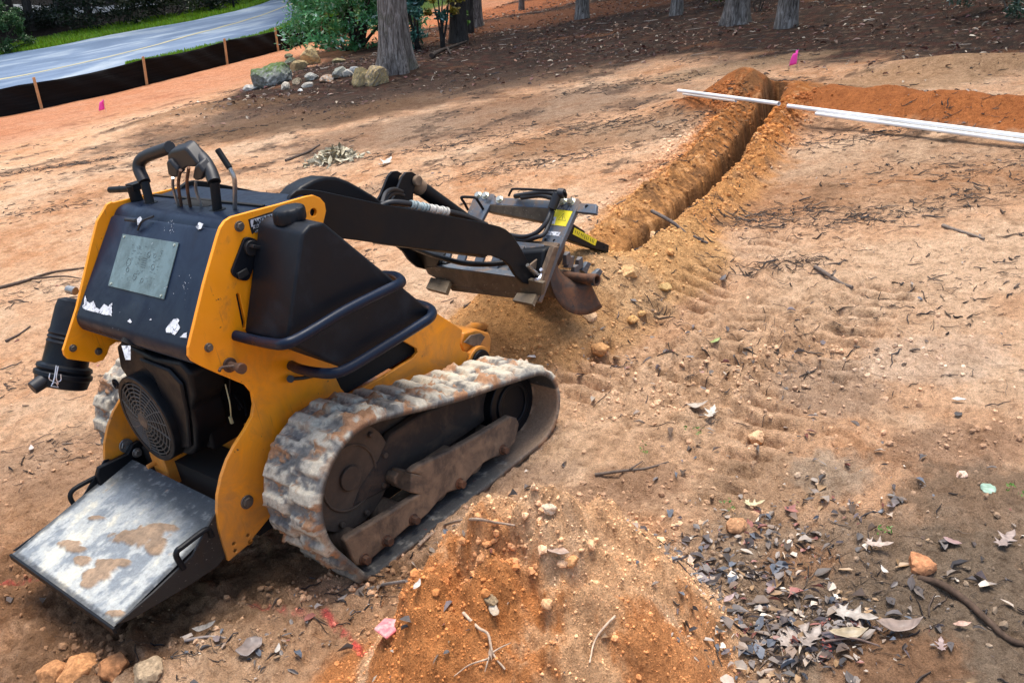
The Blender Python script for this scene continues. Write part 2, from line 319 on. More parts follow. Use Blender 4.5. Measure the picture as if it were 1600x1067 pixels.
class B:
    def __init__(s): s.v = []; s.f = []
    def add(s, v, f): k = len(s.v); s.v += [tuple(map(float, q)) for q in v]; s.f += [tuple(i + k for i in q) for q in f]; return s
    def box(s, c, d, rot=None):
        v = [Vector((x * d[0] / 2, y * d[1] / 2, z * d[2] / 2)) for x in (-1, 1) for y in (-1, 1) for z in (-1, 1)]
        if rot is not None: v = [rot @ q for q in v]
        v = [q + Vector(c) for q in v]
        return s.add(v, [(0, 1, 3, 2), (4, 6, 7, 5), (0, 4, 5, 1), (2, 3, 7, 6), (0, 2, 6, 4), (1, 5, 7, 3)])
    def hull8(s, a_, b_):   # quad a (4 pts) joined to quad b
        return s.add(list(a_) + list(b_), [(3, 2, 1, 0), (4, 5, 6, 7), (0, 1, 5, 4), (1, 2, 6, 5), (2, 3, 7, 6), (3, 0, 4, 7)])
    def prism(s, poly, y0, y1):
        n = len(poly); v = [(x, y0, z) for x, z in poly] + [(x, y1, z) for x, z in poly]
        return s.add(v, [tuple(range(n)), tuple(reversed(range(n, 2 * n)))] + [(i, i + n, (i + 1) % n + n, (i + 1) % n) for i in range(n)])
    def slab(s, poly, off):  # polygon of 3-D points pushed along vector off
        n = len(poly); o_ = Vector(off); v = [Vector(q) for q in poly] + [Vector(q) + o_ for q in poly]
        return s.add(v, [tuple(range(n)), tuple(reversed(range(n, 2 * n)))] + [(i, i + n, (i + 1) % n + n, (i + 1) % n) for i in range(n)])
    def tube(s, pts, r, n=10, sm=6, closed=False, cap=True):
        q = cr(pts, sm, closed) if sm else [np.array(p, float) for p in pts]; N = len(q); v = []; f = []
        up = None
        for i in range(N):
            t = q[(i + 1) % N] - q[i - 1] if (closed or 0 < i < N - 1) else (q[1] - q[0] if i == 0 else q[-1] - q[-2])
            t = t / (np.linalg.norm(t) + 1e-12)
            if up is None: up = np.cross(t, [0, 0, 1.0]) if abs(t[2]) < .9 else np.cross(t, [1.0, 0, 0])
            up = up - t * (up @ t); up /= np.linalg.norm(up); w = np.cross(t, up)
            rr = r(i / (N - 1)) if callable(r) else r
            for k in range(n):
                a_ = 2 * math.pi * k / n; v.append(q[i] + rr * (math.cos(a_) * up + math.sin(a_) * w))
        for i in range(N if closed else N - 1):
            j = (i + 1) % N
            for k in range(n): f.append((i * n + k, i * n + (k + 1) % n, j * n + (k + 1) % n, j * n + k))
        if cap and not closed: f += [tuple(reversed(range(n))), tuple(range((N - 1) * n, N * n))]
        return s.add(v, f)
    def cyl(s, a_, b_, r, n=24, r2=None):
        r2 = r if r2 is None else r2
        return s.tube([a_, b_], lambda t: r + (r2 - r) * t, n, 0)
    def ring(s, a_, b_, r, ri, n=32):
        A = np.array(a_, float); Bq = np.array(b_, float); t = Bq - A; t /= np.linalg.norm(t)
        up = np.cross(t, [0, 0, 1.0]) if abs(t[2]) < .9 else np.cross(t, [1.0, 0, 0]); up /= np.linalg.norm(up); w = np.cross(t, up); v = []
        for o_, rr in ((A, r), (Bq, r), (Bq, ri), (A, ri)):
            for k in range(n):
                g = 2 * math.pi * k / n; v.append(o_ + rr * (math.cos(g) * up + math.sin(g) * w))
        f = [(j * n + k, j * n + (k + 1) % n, ((j + 1) % 4) * n + (k + 1) % n, ((j + 1) % 4) * n + k) for j in range(4) for k in range(n)]
        return s.add(v, f)
    def bolt(s, p, nrm, r=.009, h=.008):
        p = np.array(p, float); nrm = np.array(nrm, float); nrm /= np.linalg.norm(nrm)
        s.cyl(p - nrm * .003, p + nrm * .002, r * 1.35, 16); return s.cyl(p, p + nrm * h, r, 6)
    def build(s, name, m_, parent=None, bev=0, smooth=35, seg_=2):
        me = bpy.data.meshes.new(name); me.from_pydata(s.v, [], s.f); me.validate()
        bm = bmesh.new(); bm.from_mesh(me); bmesh.ops.recalc_face_normals(bm, faces=bm.faces); bm.to_mesh(me); bm.free()
        me.materials.append(m_); o = bpy.data.objects.new(name, me); C.objects.link(o)
        if smooth: me.polygons.foreach_set("use_smooth", [True] * len(me.polygons)); me.set_sharp_from_angle(angle=R_(smooth))
        if bev:
            md = o.modifiers.new("bevel", 'BEVEL'); md.width = bev; md.segments = seg_; md.limit_method = 'ANGLE'; md.angle_limit = R_(40); md.harden_normals = False
        if parent: put(o, parent)
        return o
def filled(name, outline, holes, y, th, m_, parent, bev=.0015):   # plate in the x-z plane with holes
    cu = bpy.data.curves.new(name, 'CURVE'); cu.dimensions = '2D'; cu.fill_mode = 'BOTH'; cu.extrude = th / 2 - bev; cu.bevel_depth = bev; cu.bevel_resolution = 1
    for poly in [outline] + holes:
        sp = cu.splines.new('POLY'); sp.points.add(len(poly) - 1); sp.use_cyclic_u = True
        for i, (x, z) in enumerate(poly): sp.points[i].co = (x, z, 0, 1)
    tmp = bpy.data.objects.new("tmp", cu); C.objects.link(tmp); bpy.context.view_layer.update()
    me = bpy.data.meshes.new_from_object(tmp.evaluated_get(bpy.context.evaluated_depsgraph_get())); bpy.data.objects.remove(tmp)
    me.transform(Matrix(((1, 0, 0, 0), (0, 0, -1, y), (0, 1, 0, 0), (0, 0, 0, 1)))); me.name = name
    me.materials.clear(); me.materials.append(m_); o = bpy.data.objects.new(name, me); C.objects.link(o)
    me.polygons.foreach_set("use_smooth", [False] * len(me.polygons)); put(o, parent); return o
def text(name, s_, org, xd, yd, size, m_, parent, ext=.0004, align='LEFT'):
    cu = bpy.data.curves.new(name, 'FONT'); cu.body = s_; cu.size = size; cu.extrude = ext; cu.align_x = align; cu.offset = size * .012
    tmp = bpy.data.objects.new("tmp", cu); C.objects.link(tmp); bpy.context.view_layer.update()
    me = bpy.data.meshes.new_from_object(tmp.evaluated_get(bpy.context.evaluated_depsgraph_get())); bpy.data.objects.remove(tmp)
    X = Vector(xd).normalized(); Y = Vector(yd); Y = (Y - X * Y.dot(X)).normalized(); Z = X.cross(Y)
    me.transform(Matrix(((X.x, Y.x, Z.x, org[0]), (X.y, Y.y, Z.y, org[1]), (X.z, Y.z, Z.z, org[2]), (0, 0, 0, 1))))
    me.materials.clear(); me.materials.append(m_); me.name = name; o = bpy.data.objects.new(name, me); C.objects.link(o); put(o, parent); return o
_ico = {}
def ico(sub):
    if sub not in _ico:
        bm = bmesh.new(); bmesh.ops.create_icosphere(bm, subdivisions=sub, radius=1); _ico[sub] = (np.array([v_.co[:] for v_ in bm.verts]), np.array([[q.index for q in f_.verts] for f_ in bm.faces])); bm.free()
    return _ico[sub]
def rotm(N, rs_, flat=False):
    a_ = rs_.rand(N) * 2 * math.pi; c, s = np.cos(a_), np.sin(a_); Z = np.zeros(N); O = np.ones(N)
    Rz = np.stack([np.stack([c, -s, Z], -1), np.stack([s, c, Z], -1), np.stack([Z, Z, O], -1)], -2)
    t = (rs_.randn(N) * .28) if flat else rs_.rand(N) * math.pi; c, s = np.cos(t), np.sin(t)
    Rx = np.stack([np.stack([O, Z, Z], -1), np.stack([Z, c, -s], -1), np.stack([Z, s, c], -1)], -2)
    a_ = rs_.rand(N) * 2 * math.pi; c, s = np.cos(a_), np.sin(a_)
    R2 = np.stack([np.stack([c, -s, Z], -1), np.stack([s, c, Z], -1), np.stack([Z, Z, O], -1)], -2)
    return R2 @ Rx @ Rz
def scatter(name, bv, bf, pos, scl, Rm, col, m_, jit=0, parent=None, smooth=False):
    N = len(pos); k = len(bv); V = np.repeat(bv[None], N, 0)
    if jit: V = V * (1 + jit * (rs.rand(N, k, 1) - .5))
    V = V * (scl[:, None, :] if scl.ndim == 2 else scl[:, None, None]); V = np.einsum('nij,nkj->nki', Rm, V) + pos[:, None, :]
    F = (bf[None] + (np.arange(N) * k)[:, None, None]).reshape(-1, bf.shape[1]); cc = np.repeat(col[:, None, :], k, 1).reshape(-1, 3)
    return npmesh(name, V.reshape(-1, 3), F, m_, cc, parent, smooth)
# ---------------------------------------------------------------- ground
def axis(lo, a_, b_, hi, h, g):
    x = list(np.arange(a_, b_, h)); s = h
    while x[-1] < hi: s *= g; x.append(x[-1] + s)
    s = h; y = [x[0]]
    while y[-1] > lo: s *= g; y.append(y[-1] - s)
    return np.array(y[:0:-1] + x)
def blob(x, y, px, py, r, asp=1.0, seed=0, fz=.5):
    g = G(px, py); dx, dy = x - g[0], y - g[1]; c_, s_ = .673, -.740     # view-right direction on the ground
    u = dx * c_ + dy * s_; v_ = -dx * s_ + dy * c_
    rr = np.sqrt((u / (r * asp)) ** 2 + (v_ / r) ** 2) + fz * fbm(x, y, 1.8 / r, 5, 70 + seed, .78)
    return 1 - ss(.7, 1.15, rr)
TAN = np.array([.66, .39, .225]); SAND = np.array([.78, .555, .37]); ORA = np.array([.48, .19, .062]); DOR = np.array([.36, .125, .032])
DRK = np.array([.060, .038, .026]); MUD = np.array([.20, .115, .060]); GMUD = np.array([.22, .160, .108]); RED = np.array([.50, .20, .10])
def soil_col(x, y):
    def mx(c, k, m_): return c + (np.array(k) - c) * np.clip(m_, 0, 1)[..., None]
    n1 = fbm(x, y, .9, 5, 101, .6); n2 = fbm(x, y, 3.1, 5, 105, .6); n3 = fbm(x, y, 9, 4, 111, .65); n4 = fbm(x, y, 24, 3, 117, .6)
    c = np.zeros(x.shape + (3,)) + TAN
    c = mx(c, SAND, ss(-.10, .35, n1 + .5 * n2) * .6); c = mx(c, ORA, ss(.10, .42, -n1 + .45 * n3) * .5)
    c = mx(c, MUD * 1.5, ss(.16, .40, n2 * .6 + n3 * .7) * .40)
    far = ss(2.6, 4.2, x + .15 * y)
    streak = fbm(x * .5 + y * 0, y * 1.0, 2.2, 5, 120, .62)
    c = mx(c, DRK * 1.9, far * ss(.10, .34, streak + .3 * n3) * .75)
    # forest floor
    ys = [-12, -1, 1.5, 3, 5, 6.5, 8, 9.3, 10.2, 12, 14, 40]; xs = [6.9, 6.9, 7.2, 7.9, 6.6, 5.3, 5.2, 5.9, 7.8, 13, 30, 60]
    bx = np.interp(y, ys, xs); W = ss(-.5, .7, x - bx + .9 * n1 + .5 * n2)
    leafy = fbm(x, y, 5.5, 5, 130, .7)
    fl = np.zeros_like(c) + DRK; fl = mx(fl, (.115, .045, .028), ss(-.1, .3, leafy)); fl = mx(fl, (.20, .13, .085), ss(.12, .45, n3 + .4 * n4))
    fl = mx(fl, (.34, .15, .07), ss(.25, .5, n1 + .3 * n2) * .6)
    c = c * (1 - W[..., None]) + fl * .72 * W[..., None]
    rz = ss(9.5, 12.5, y + .7 * n1 + .1 * x) * (1 - ss(.2, 1.2, fence_d(x, y)) ) * (1 - W); c = mx(c, RED, rz * .8)
    c = mx(c, (.55, .30, .18), rz * ss(.0, .4, n2) * .5)
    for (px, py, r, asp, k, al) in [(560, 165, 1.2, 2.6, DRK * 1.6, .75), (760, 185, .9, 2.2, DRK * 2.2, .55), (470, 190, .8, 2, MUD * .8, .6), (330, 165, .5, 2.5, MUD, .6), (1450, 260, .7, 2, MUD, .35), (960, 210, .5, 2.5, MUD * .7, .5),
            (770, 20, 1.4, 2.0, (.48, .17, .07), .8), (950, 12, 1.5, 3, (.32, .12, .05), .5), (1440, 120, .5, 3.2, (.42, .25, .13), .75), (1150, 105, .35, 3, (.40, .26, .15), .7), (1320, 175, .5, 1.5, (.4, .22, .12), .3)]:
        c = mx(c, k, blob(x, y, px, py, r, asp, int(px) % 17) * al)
    # loose spoil, trench bottom darkened in the colour
    d, s, L = trench_sd(x, y); b = (1 - ss(.26, .46, np.abs(d - .01) + .12 * n3 + .06 * n2)) * ss(-.1, .2, s + .1)
    spo = np.array([.62, .30, .105]) + (np.array([.45, .165, .042]) - np.array([.62, .30, .105])) * ss(.8, 3.2, s)[..., None]
    spo = mx(spo, (.62, .36, .17), ss(.1, .5, n2 + .3 * n3) * .5 * (1 - ss(1.5, 3, s)))
    c = c * (1 - b[..., None]) + spo * b[..., None]
    s2, d2, L2 = seg(x, y, (5.72, .55), (4.35, -2.9)); b = (1 - ss(.28, .42, np.abs(d2) + .1 * n3)) * ss(-.25, -.05, s2); c = mx(c, (.40, .135, .040), b)
    r = np.hypot(x - 5.82, y - 1.28); c = mx(c, (.40, .14, .042), 1 - ss(.38, .62, r + .1 * n3))
    c = mx(c, (.13, .07, .035), (1 - ss(.05, .09, np.abs(d + .015))) * ss(.3, .6, s) * .9)  # shade of the slot bottom, put into the soil colour
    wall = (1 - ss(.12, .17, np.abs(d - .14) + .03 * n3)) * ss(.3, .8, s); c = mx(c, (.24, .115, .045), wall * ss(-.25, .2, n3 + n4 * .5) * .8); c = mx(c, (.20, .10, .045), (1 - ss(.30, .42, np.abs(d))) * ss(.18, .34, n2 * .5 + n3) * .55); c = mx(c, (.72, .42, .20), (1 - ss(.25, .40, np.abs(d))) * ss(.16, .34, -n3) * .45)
    hx = (x - 1.62); hy = (y - .03); r = np.sqrt((hx / .66) ** 2 + (hy / .50) ** 2); c = mx(c, (.56, .29, .11), 1 - ss(.85, 1.05, r + .15 * n3)); r = np.hypot((x - 2.12) / .56, (y + .16) / .33); c = mx(c, (.62, .34, .135), (1 - ss(.8, 1.05, r + .15 * n3)) * .9)
    c = mx(c, (.60, .37, .19), blob(x, y, 985, 445, .16, 1.2, 2) * .8); c = mx(c, (.54, .30, .13), blob(x, y, 940, 500, .14, 1.2, 3) * .7)
    # work area: damp churned soil, loader shadow painted in by the platform
    ch = np.exp(-(((x - 1.5) / .95) ** 2 + ((y + .85) / .42) ** 2)); c = mx(c, (.62, .41, .25), ch * .7)
    c = mx(c, MUD * 1.2, ch * ss(.02, .38, n3 + .5 * n4) * .65)
    for (px, py, r, asp, k, al) in [(1290, 610, .22, .8, (.40, .27, .18), .7), (1450, 560, .20, 1.3, (.66, .50, .37), .45), (820, 745, .09, 2.0, (.44, .29, .19), .8),
            (1500, 700, .13, 1.8, (.28, .165, .10), .6), (1560, 800, .24, 1.0, GMUD * .8, .75), (1350, 930, .30, 1.6, GMUD * 1.1, .85), (1530, 1000, .30, 1.2, GMUD, .9), (1150, 850, .14, 1.3, GMUD * 1.7, .6), (1200, 760, .16, 1.5, (.30, .20, .12), .5),
            (1300, 740, .12, 1.0, (.42, .33, .24), .6), (1400, 1040, .12, 1.3, (.34, .15, .06), .5), (1250, 880, .08, 1.3, (.42, .20, .09), .5), (980, 760, .12, 1.6, (.33, .19, .11), .7), (700, 850, .10, 1.6, (.22, .115, .06), .8), (640, 900, .08, 1.6, (.22, .12, .06), .8),
            (60, 900, .26, 1.2, (.23, .115, .055), .9), (150, 1000, .22, 1.3, (.22, .115, .057), .9), (340, 930, .16, 1.5, (.24, .14, .075), .8), (60, 790, .20, 1.0, (.34, .19, .10), .6), (100, 720, .25, 1.5, (.33, .19, .11), .6), (470, 1010, .2, 1.4, (.44, .25, .13), .5), (450, 890, .12, 1.4, (.17, .10, .055), .9)]:  # dark blobs by the platform paint the loader's shadow over the mud
        c = mx(c, k, blob(x, y, px, py, r, asp, int(px + py) % 23) * al)
    # foreground heap
    r = np.sqrt(((x - .05) / .455) ** 2 + ((y + 1.14) / .43) ** 2) + .05 * n3; hp = 1 - ss(.92, 1.04, r)
    hc = np.zeros_like(c) + np.array([.78, .45, .235]); hc = mx(hc, (.84, .58, .37), ss(-.05, .35, n2 + .5 * n3) * .7)
    for (px, py, r_, asp, al) in [(640, 960, .17, 1.0, .9), (700, 1040, .18, 1.2, .95), (760, 900, .09, 1.2, .6), (1060, 1040, .12, 1.0, .85), (1100, 990, .07, .7, .6)]:
        hc = mx(hc, (.60, .235, .075), blob(x, y, px, py, r_, asp, int(px) % 13, 1.1) * al)
    c = c * (1 - hp[..., None]) + hc * hp[..., None]; r2 = np.hypot((x + .25) / .34, (y + 1.0) / .32); c = mx(c, (.60, .235, .075), (1 - ss(.8, 1.05, r2 + .15 * n3)) * (1 - hp) * .9)
    # red marking paint on the soil
    for (a_, b_, w, k) in [((505, 955), (600, 1003), .014, .7), ((395, 945), (480, 965), .016, .45), ((0, 915), (75, 905), .014, .6)]:
        g0, g1 = G(*a_), G(*b_); s, d, L = seg(x, y, g0[:2], g1[:2]); c = mx(c, (.75, .045, .07), (1 - ss(w * .5, w, np.abs(d) + w * .5 * n4)) * ss(-.02, .02, s) * (1 - ss(L - .03, L + .02, s)) * ss(-.25, .15, n4 + .5 * n3) * k)
    # verge and beyond the road
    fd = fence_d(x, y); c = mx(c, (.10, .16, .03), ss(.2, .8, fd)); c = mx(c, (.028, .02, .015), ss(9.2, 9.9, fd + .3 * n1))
    return np.clip(c, .004, 1)
gx = axis(-14, -1.0, 4.2, 75, .0085, 1.0125); gy = axis(-30, -1.95, 1.5, 85, .0085, 1.0125)
GX, GY = np.meshgrid(gx, gy, indexing='ij'); GZ = hz(GX, GY); nx, ny = GX.shape
idx = np.arange(nx * ny).reshape(nx, ny); F = np.stack([idx[:-1, :-1], idx[1:, :-1], idx[1:, 1:], idx[:-1, 1:]], -1).reshape(-1, 4)
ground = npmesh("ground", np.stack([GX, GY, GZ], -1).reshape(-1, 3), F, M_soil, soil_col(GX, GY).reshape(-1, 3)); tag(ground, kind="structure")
# ---------------------------------------------------------------- road, verges, path
def strip(name, far_px, near_px, m_, dz, n=60, k=10, th=.0):
    fa = cr([G(*p) for p in far_px], 12); ne = cr([G(*p) for p in near_px], 12)
    def res(q, n):
        q = np.array(q); L = np.concatenate([[0], np.cumsum(np.linalg.norm(np.diff(q, axis=0), axis=1))]); t = np.linspace(0, L[-1], n); return np.stack([np.interp(t, L, q[:, i]) for i in range(3)], -1)
    A, Bq = res(fa, n), res(ne, n); w = np.linspace(0, 1, k)[None, :, None]; V = A[:, None] * (1 - w) + Bq[:, None] * w
    V[..., 2] = hz(V[..., 0], V[..., 1], False) + dz
    ii = np.arange(n * k).reshape(n, k); f = np.stack([ii[:-1, :-1], ii[1:, :-1], ii[1:, 1:], ii[:-1, 1:]], -1).reshape(-1, 4)
    return npmesh(name, V.reshape(-1, 3), f, m_), V
RF = [(-120, 111), (0, 90), (100, 73), (200, 53), (300, 36), (400, 12), (440, -6), (480, -40)]
RN = [(-120, 172), (0, 148), (120, 128), (240, 98), (330, 76), (410, 57), (470, 30), (530, 0)]
road, RV = strip("road", RF, RN, M_asph, .05); tag(road, kind="structure")
yl, _ = strip("road_centre_line", [(-60, 139), (60, 117), (185, 77 + 12), (300, 58), (400, 30), (470, 3)], [(-60, 141), (60, 118.3), (185, 90.2), (300, 59.2), (400, 31.2), (470, 4.2)], mat("faded_yellow_paint", (.42, .38, .22), .7), .056, 60, 3)
tag(yl, kind="structure")
# ---------------------------------------------------------------- the loader
def jag(q, seed):
    r_ = np.random.RandomState(seed); c = sum(q, Vector()) / len(q); out = []
    for i in range(len(q)):
        a_, b_ = q[i], q[(i + 1) % len(q)]; n_ = max(2, int((b_ - a_).length / .003))
        for t in range(n_):
            p = a_ + (b_ - a_) * (t / n_); out.append(p + (c - p) * float(abs(r_.randn()) * .045))
    return out
def loader():
    root = thing("track_loader", "orange and black mini track loader with ride-on rear platform and trencher attachment", "track loader", (.4, 0, 0))
    YP = -.30
    rearcut = [(296, 543), (296, 556), (302, 564), (317, 572), (342, 583), (366, 593), (385, 601), (395, 613), (398, 632), (395, 650.5), (383, 673), (368, 696), (356, 719), (347, 745), (341, 775), (340.5, 800), (343, 825), (350, 850), (358, 875)]
    topedge = [(722, 516), (680.6, 489), (628, 455), (522, 387), (507, 372), (503, 357), (506, 343), (509, 330), (507, 318), (500, 310), (490, 306), (479, 308), (437, 320), (395, 331), (362, 340), (353, 346), (346, 356), (341, 370), (320, 444)]
    low = [(-.14, .135), (-.05, .17), (.05, .19), (.75, .18), (.83, .19), (.86, .23)]
    out = XZ(rearcut, YP) + low + XZ([(741, 545), (733, 552), (722, 549), (718, 538), (720, 528)], YP) + XZ(topedge, YP)
    def circ(p, r, n=14): q = P(*p, 1, YP); return [(q[0] + r * math.cos(2 * math.pi * i / n), q[2] + r * math.sin(2 * math.pi * i / n)) for i in range(n)]
    win = XZ([(524, 590), (532, 607), (543, 619), (600, 589), (646, 560), (653, 551), (652, 544), (627, 530), (600, 545), (560, 570)], YP)
    slot = XZ([(368, 460), (371, 457), (375, 459), (385, 505), (384, 514), (379, 514)], YP)
    h2 = [circ((366, 849 - 0), .007, 10), circ((368, 860), .007, 10), circ((388, 836), .007, 10), circ((391, 846), .007, 10)]
    pl = filled("side_plate", out, [win, slot, circ((490, 332), .0125)] + h2, YP + .006, .012, M_or, root); pl['label'] = "orange near side plate with fuel tank rails and triangular opening"
    # far plate with its rear ear for the air cleaner
    ear = XZ([(161, 327), (150, 345), (140, 385), (118, 480), (97, 546), (99, 554), (104, 559), (146, 565), (158, 561), (164, 552), (168, 540), (178, 533), (190, 533)], .30)
    out2 = ear + [(.0, .60)] + XZ(rearcut[8:], YP) + low + XZ([(722, 545), (720, 528)], YP) + XZ(topedge[:-4], YP) + [(.09, .965), (.075, .962)]
    p2 = filled("side_plate", out2, [], .294, .012, M_or, root); p2['label'] = "orange far side plate with the ear that holds the air cleaner"
    # bolts on plates
    for (px, py, r) in [(374, 354, .010), (326, 543, .0085), (386, 784, .014)]: B().bolt(P(px, py, 1, YP - .001), (0, -1, 0), r, .009).build("bolt", M_dbolt, pl, .0008)
    B().bolt(P(114, 544, 1, .287), (0, -1, 0), .008).build("bolt", M_dbolt, p2, .0008); B().bolt(P(154, 549, 1, .287), (0, -1, 0), .008).build("bolt", M_dbolt, p2, .0008)
    q = Vector(P(358, 570, 1, YP)); b = B().cyl(q, q + Vector((0, -.05, 0)), .010).cyl(q + Vector((0, -.045, 0)), q + Vector((0, -.058, 0)), .0135).cyl(q + Vector((0, .0, 0)), q + Vector((0, -.006, 0)), .019)
    e = Vector(P(347, 574, 1, YP - .012)); b.tube([q + Vector((0, -.035, .004)), e, e + Vector((-.012, -.004, -.004))], .0042, 8, 3); b.build("locking_pin", M_rust, root, .001)
    def H(px, py, x): return Vector(P(px, py, 0, x))
    # hood
    pts = [(.335, .925), (.30, .938), (.125, .952)]
    a0, a1 = np.array([.074, .948]), np.array([-.122, .668])
    for t in np.linspace(0, 1, 7): g = math.pi / 2 + t * 1.0; pts.append((.118 + .045 * math.cos(g) - .0, .907 + .045 * math.sin(g)))
    pts += [(.0735 - .004, .928)]
    for t in np.linspace(0, 1, 7): g = 2.55 + t * 1.35; pts.append((-.075 + .045 * math.cos(g), .682 + .043 * math.sin(g)))
    pts += [(-.06, .644), (.02, .622), (.20, .61), (.335, .70)]
    NH = (-(a0 - a1)[1], 0, (a0 - a1)[0]); NH = tuple(np.array(NH) / np.linalg.norm(NH))
    hood = B().prism(pts, -.2875, .2875).build("hood", M_blk, root, .012, 35, 4)
    # find hood face height by projecting onto its own plane
    hp = (.0695, 0, .928); dirp = Vector((pts[10][0] - pts[9][0], 0, pts[10][1] - pts[9][1]))
    f0 = Vector((pts[10][0], 0, pts[10][1])); f1 = Vector((pts[11][0], 0, pts[11][1])); u = (f0 - f1).normalized(); n = Vector((-u.z, 0, u.x)); n = n if n.x < 0 else -n
    HN, HP = tuple(n), tuple(f0 + n * .0008)
    def HF(px, py, o_=0): q = Vector(PN(px, py, Vector(HP) + n * o_, HN)); return q
    q = [HF(193, 366), HF(280, 380), HF(257, 468), HF(170, 447)]
    pb = B().slab(q, n * .003).build("data_plate", M_pl, hood, .0006); b = B()
    for a_, c_ in ((0, 2), (1, 3), (2, 0), (3, 1)): pp = q[a_] + (q[c_] - q[a_]) * .05; B().cyl(pp + n * .003, pp + n * .005, .0035, 12).build("rivet", M_zinc, pb)
    b = B(); cx = (q[0] + q[2]) / 2; ey = (q[1] - q[0]).normalized(); ez = (q[0] - q[3]).normalized(); r4 = random.Random(5)
    for i in range(5):
        o_ = cx + ez * (.018 - i * .006) + n * .0032; b.slab([o_ - ey * .004, o_ + ey * .018, o_ + ey * .018 + ez * .0014, o_ - ey * .004 + ez * .0014], n * .0004)
    for (u_, w_, r_) in [(-.07, .0, .011), (-.065, -.02, .007), (.055, .0, .008), (.05, .03, .006), (.02, .03, .008), (-.02, -.035, .009), (.02, -.04, .006)]:
        o_ = cx + ey * u_ + ez * w_ + n * .0033; b.tube([o_ + ey * r_ * math.cos(g) + ez * r_ * math.sin(g) for g in np.linspace(0, 2 * math.pi, 12)[:-1]], .0005, 4, 0, True)
    for i in range(90):
        o_ = cx + ey * r4.uniform(-.085, .08) + ez * r4.uniform(-.05, .05) + n * .0032; l_ = r4.uniform(.003, .010); b.slab([o_, o_ + ey * l_, o_ + ey * l_ + ez * .0009, o_ + ez * .0009], n * .0003)
    b.build("engraving", mat("engraving", (.05, .07, .07), .6), pb)
    k = 0
    for poly in [[(128, 480), (131, 470), (133, 461), (135, 470), (140, 474), (146, 470), (150, 480), (156, 484), (163, 475), (170, 479), (176, 473), (175, 494), (163, 492), (148, 488), (133, 484)],
                 [(258, 515), (264, 506), (270, 499), (277, 497), (281, 500), (278, 505), (282, 512), (278, 518), (273, 524), (266, 520), (260, 520)], [(281, 527), (287, 521), (292, 519), (292, 528)],
                 [(214, 343), (219, 338), (222, 342), (219, 351), (215, 352)], [(306, 355), (311, 347), (318, 350), (314, 358), (309, 359)], [(199, 502), (203, 498), (206, 503), (204, 505)], [(233, 500), (236, 498), (237, 500)]]:
        if poly[0][1] < 360: q = [Vector(PN(a_, b_, Vector(HP) + n * .002, HN)) for a_, b_ in poly]
        else: q = [HF(a_, b_, .0004) for a_, b_ in poly]
        q = jag(q, k); k += 1; B().slab(q, n * .0004).build("label_remnant", M_white, hood, 0, 0)
    r5 = random.Random(9); b = B()
    for i in range(46):
        if i < 22: px, py = r5.gauss(268, 5), r5.uniform(345, 372)
        elif i < 34: px, py = r5.gauss(292, 5), r5.uniform(430, 480)
        else: px, py = r5.uniform(150, 300), r5.uniform(400, 520)
        o_ = HF(px, py, .0006); s_ = r5.uniform(.0006, .0018); b.slab([o_, o_ + u * s_ * 2, o_ + u * s_ + Vector((0, s_, 0))], n * .0003)
    b.build("paint_chips", M_white, hood, 0, 0)["kind"] = "stuff"
    q = HF(207, 523); q.z = .640; q = H(206, 531, -.104); q = Vector((-.1055, q.y, .6515)); B().cyl(q + Vector((-.0012, 0, -.0012)), q + Vector((.03, 0, .03)), .032, 32).build("hood_notch", M_void, hood)
    B().slab([HF(190, 540, -.01), HF(203, 540, -.01), HF(203, 562, -.01), HF(196, 562, -.01)], n * -.002).build("paper_tag", M_white, hood)
    # top panels and seams behind the handles
    b = B(); b.box((.275, 0, .9425), (.10, .56, .006)); b.build("deck_panel", M_blk, hood, .003)
    b = B(); b.box((.218, .02, .9475), (.010, .54, .005)); b.build("deck_seam", M_void, hood)
    b = B().box((.185, .02, .9465), (.075, .16, .0045)); b.build("lever_slot", M_void, hood)
    zt = .945
    # handles
    bl, brr = Vector(P(235, 320, 2, zt)), Vector(P(340, 331, 2, zt))
    for (base, mid, tip, px) in ((bl, [(226, 285), (217, 262), (226, 246)], (265, 231), 0), (brr, [(335, 285), (329, 268), (318, 250)], (297, 230), 1)):
        x0 = base.x; pts_ = [base] + [H(a_, b_, x0 + .012 * (i + 1)) for i, (a_, b_) in enumerate(mid)] + [H(*tip, x0 + .05)]
        hb = B().tube([pts_[0], pts_[1]], .0125, 16, 0).cyl(base + Vector((0, 0, -.004)), base + Vector((0, 0, .006)), .022).build("grab_handle", M_arm, root)
        B().tube(pts_[1:], lambda t: .0175 - .001 * abs(t - .5), 16, 6).build("hand_grip", M_rub, hb, 0, 50)
        d_ = (pts_[-1] - pts_[-2]).normalized(); B().cyl(pts_[-1] - d_ * .001, pts_[-1] + d_ * .0025, .0182, 20).build("grip_cap", M_rub, hb, .001)
    # drive-control paddles and levers
    def rounded(cpx, x, wx, polypx, name):
        q = [H(a_, b_, x) for a_, b_ in polypx]; return B().slab(q, (wx, 0, .012)).build(name, M_rub, root, .006, 40, 3)
    rounded(0, .165, .035, [(261, 243), (265, 237), (288, 231), (293, 236), (310, 258), (304, 262), (292, 262), (286, 266), (278, 270), (270, 266), (262, 254)], "control_head")
    rounded(0, .155, .03, [(259, 254), (264, 250), (277, 266), (278, 278), (270, 279), (262, 274)], "thumb_paddle")
    rounded(0, .155, .03, [(303, 262), (309, 256), (318, 270), (315, 282), (306, 284), (300, 278)], "thumb_paddle")
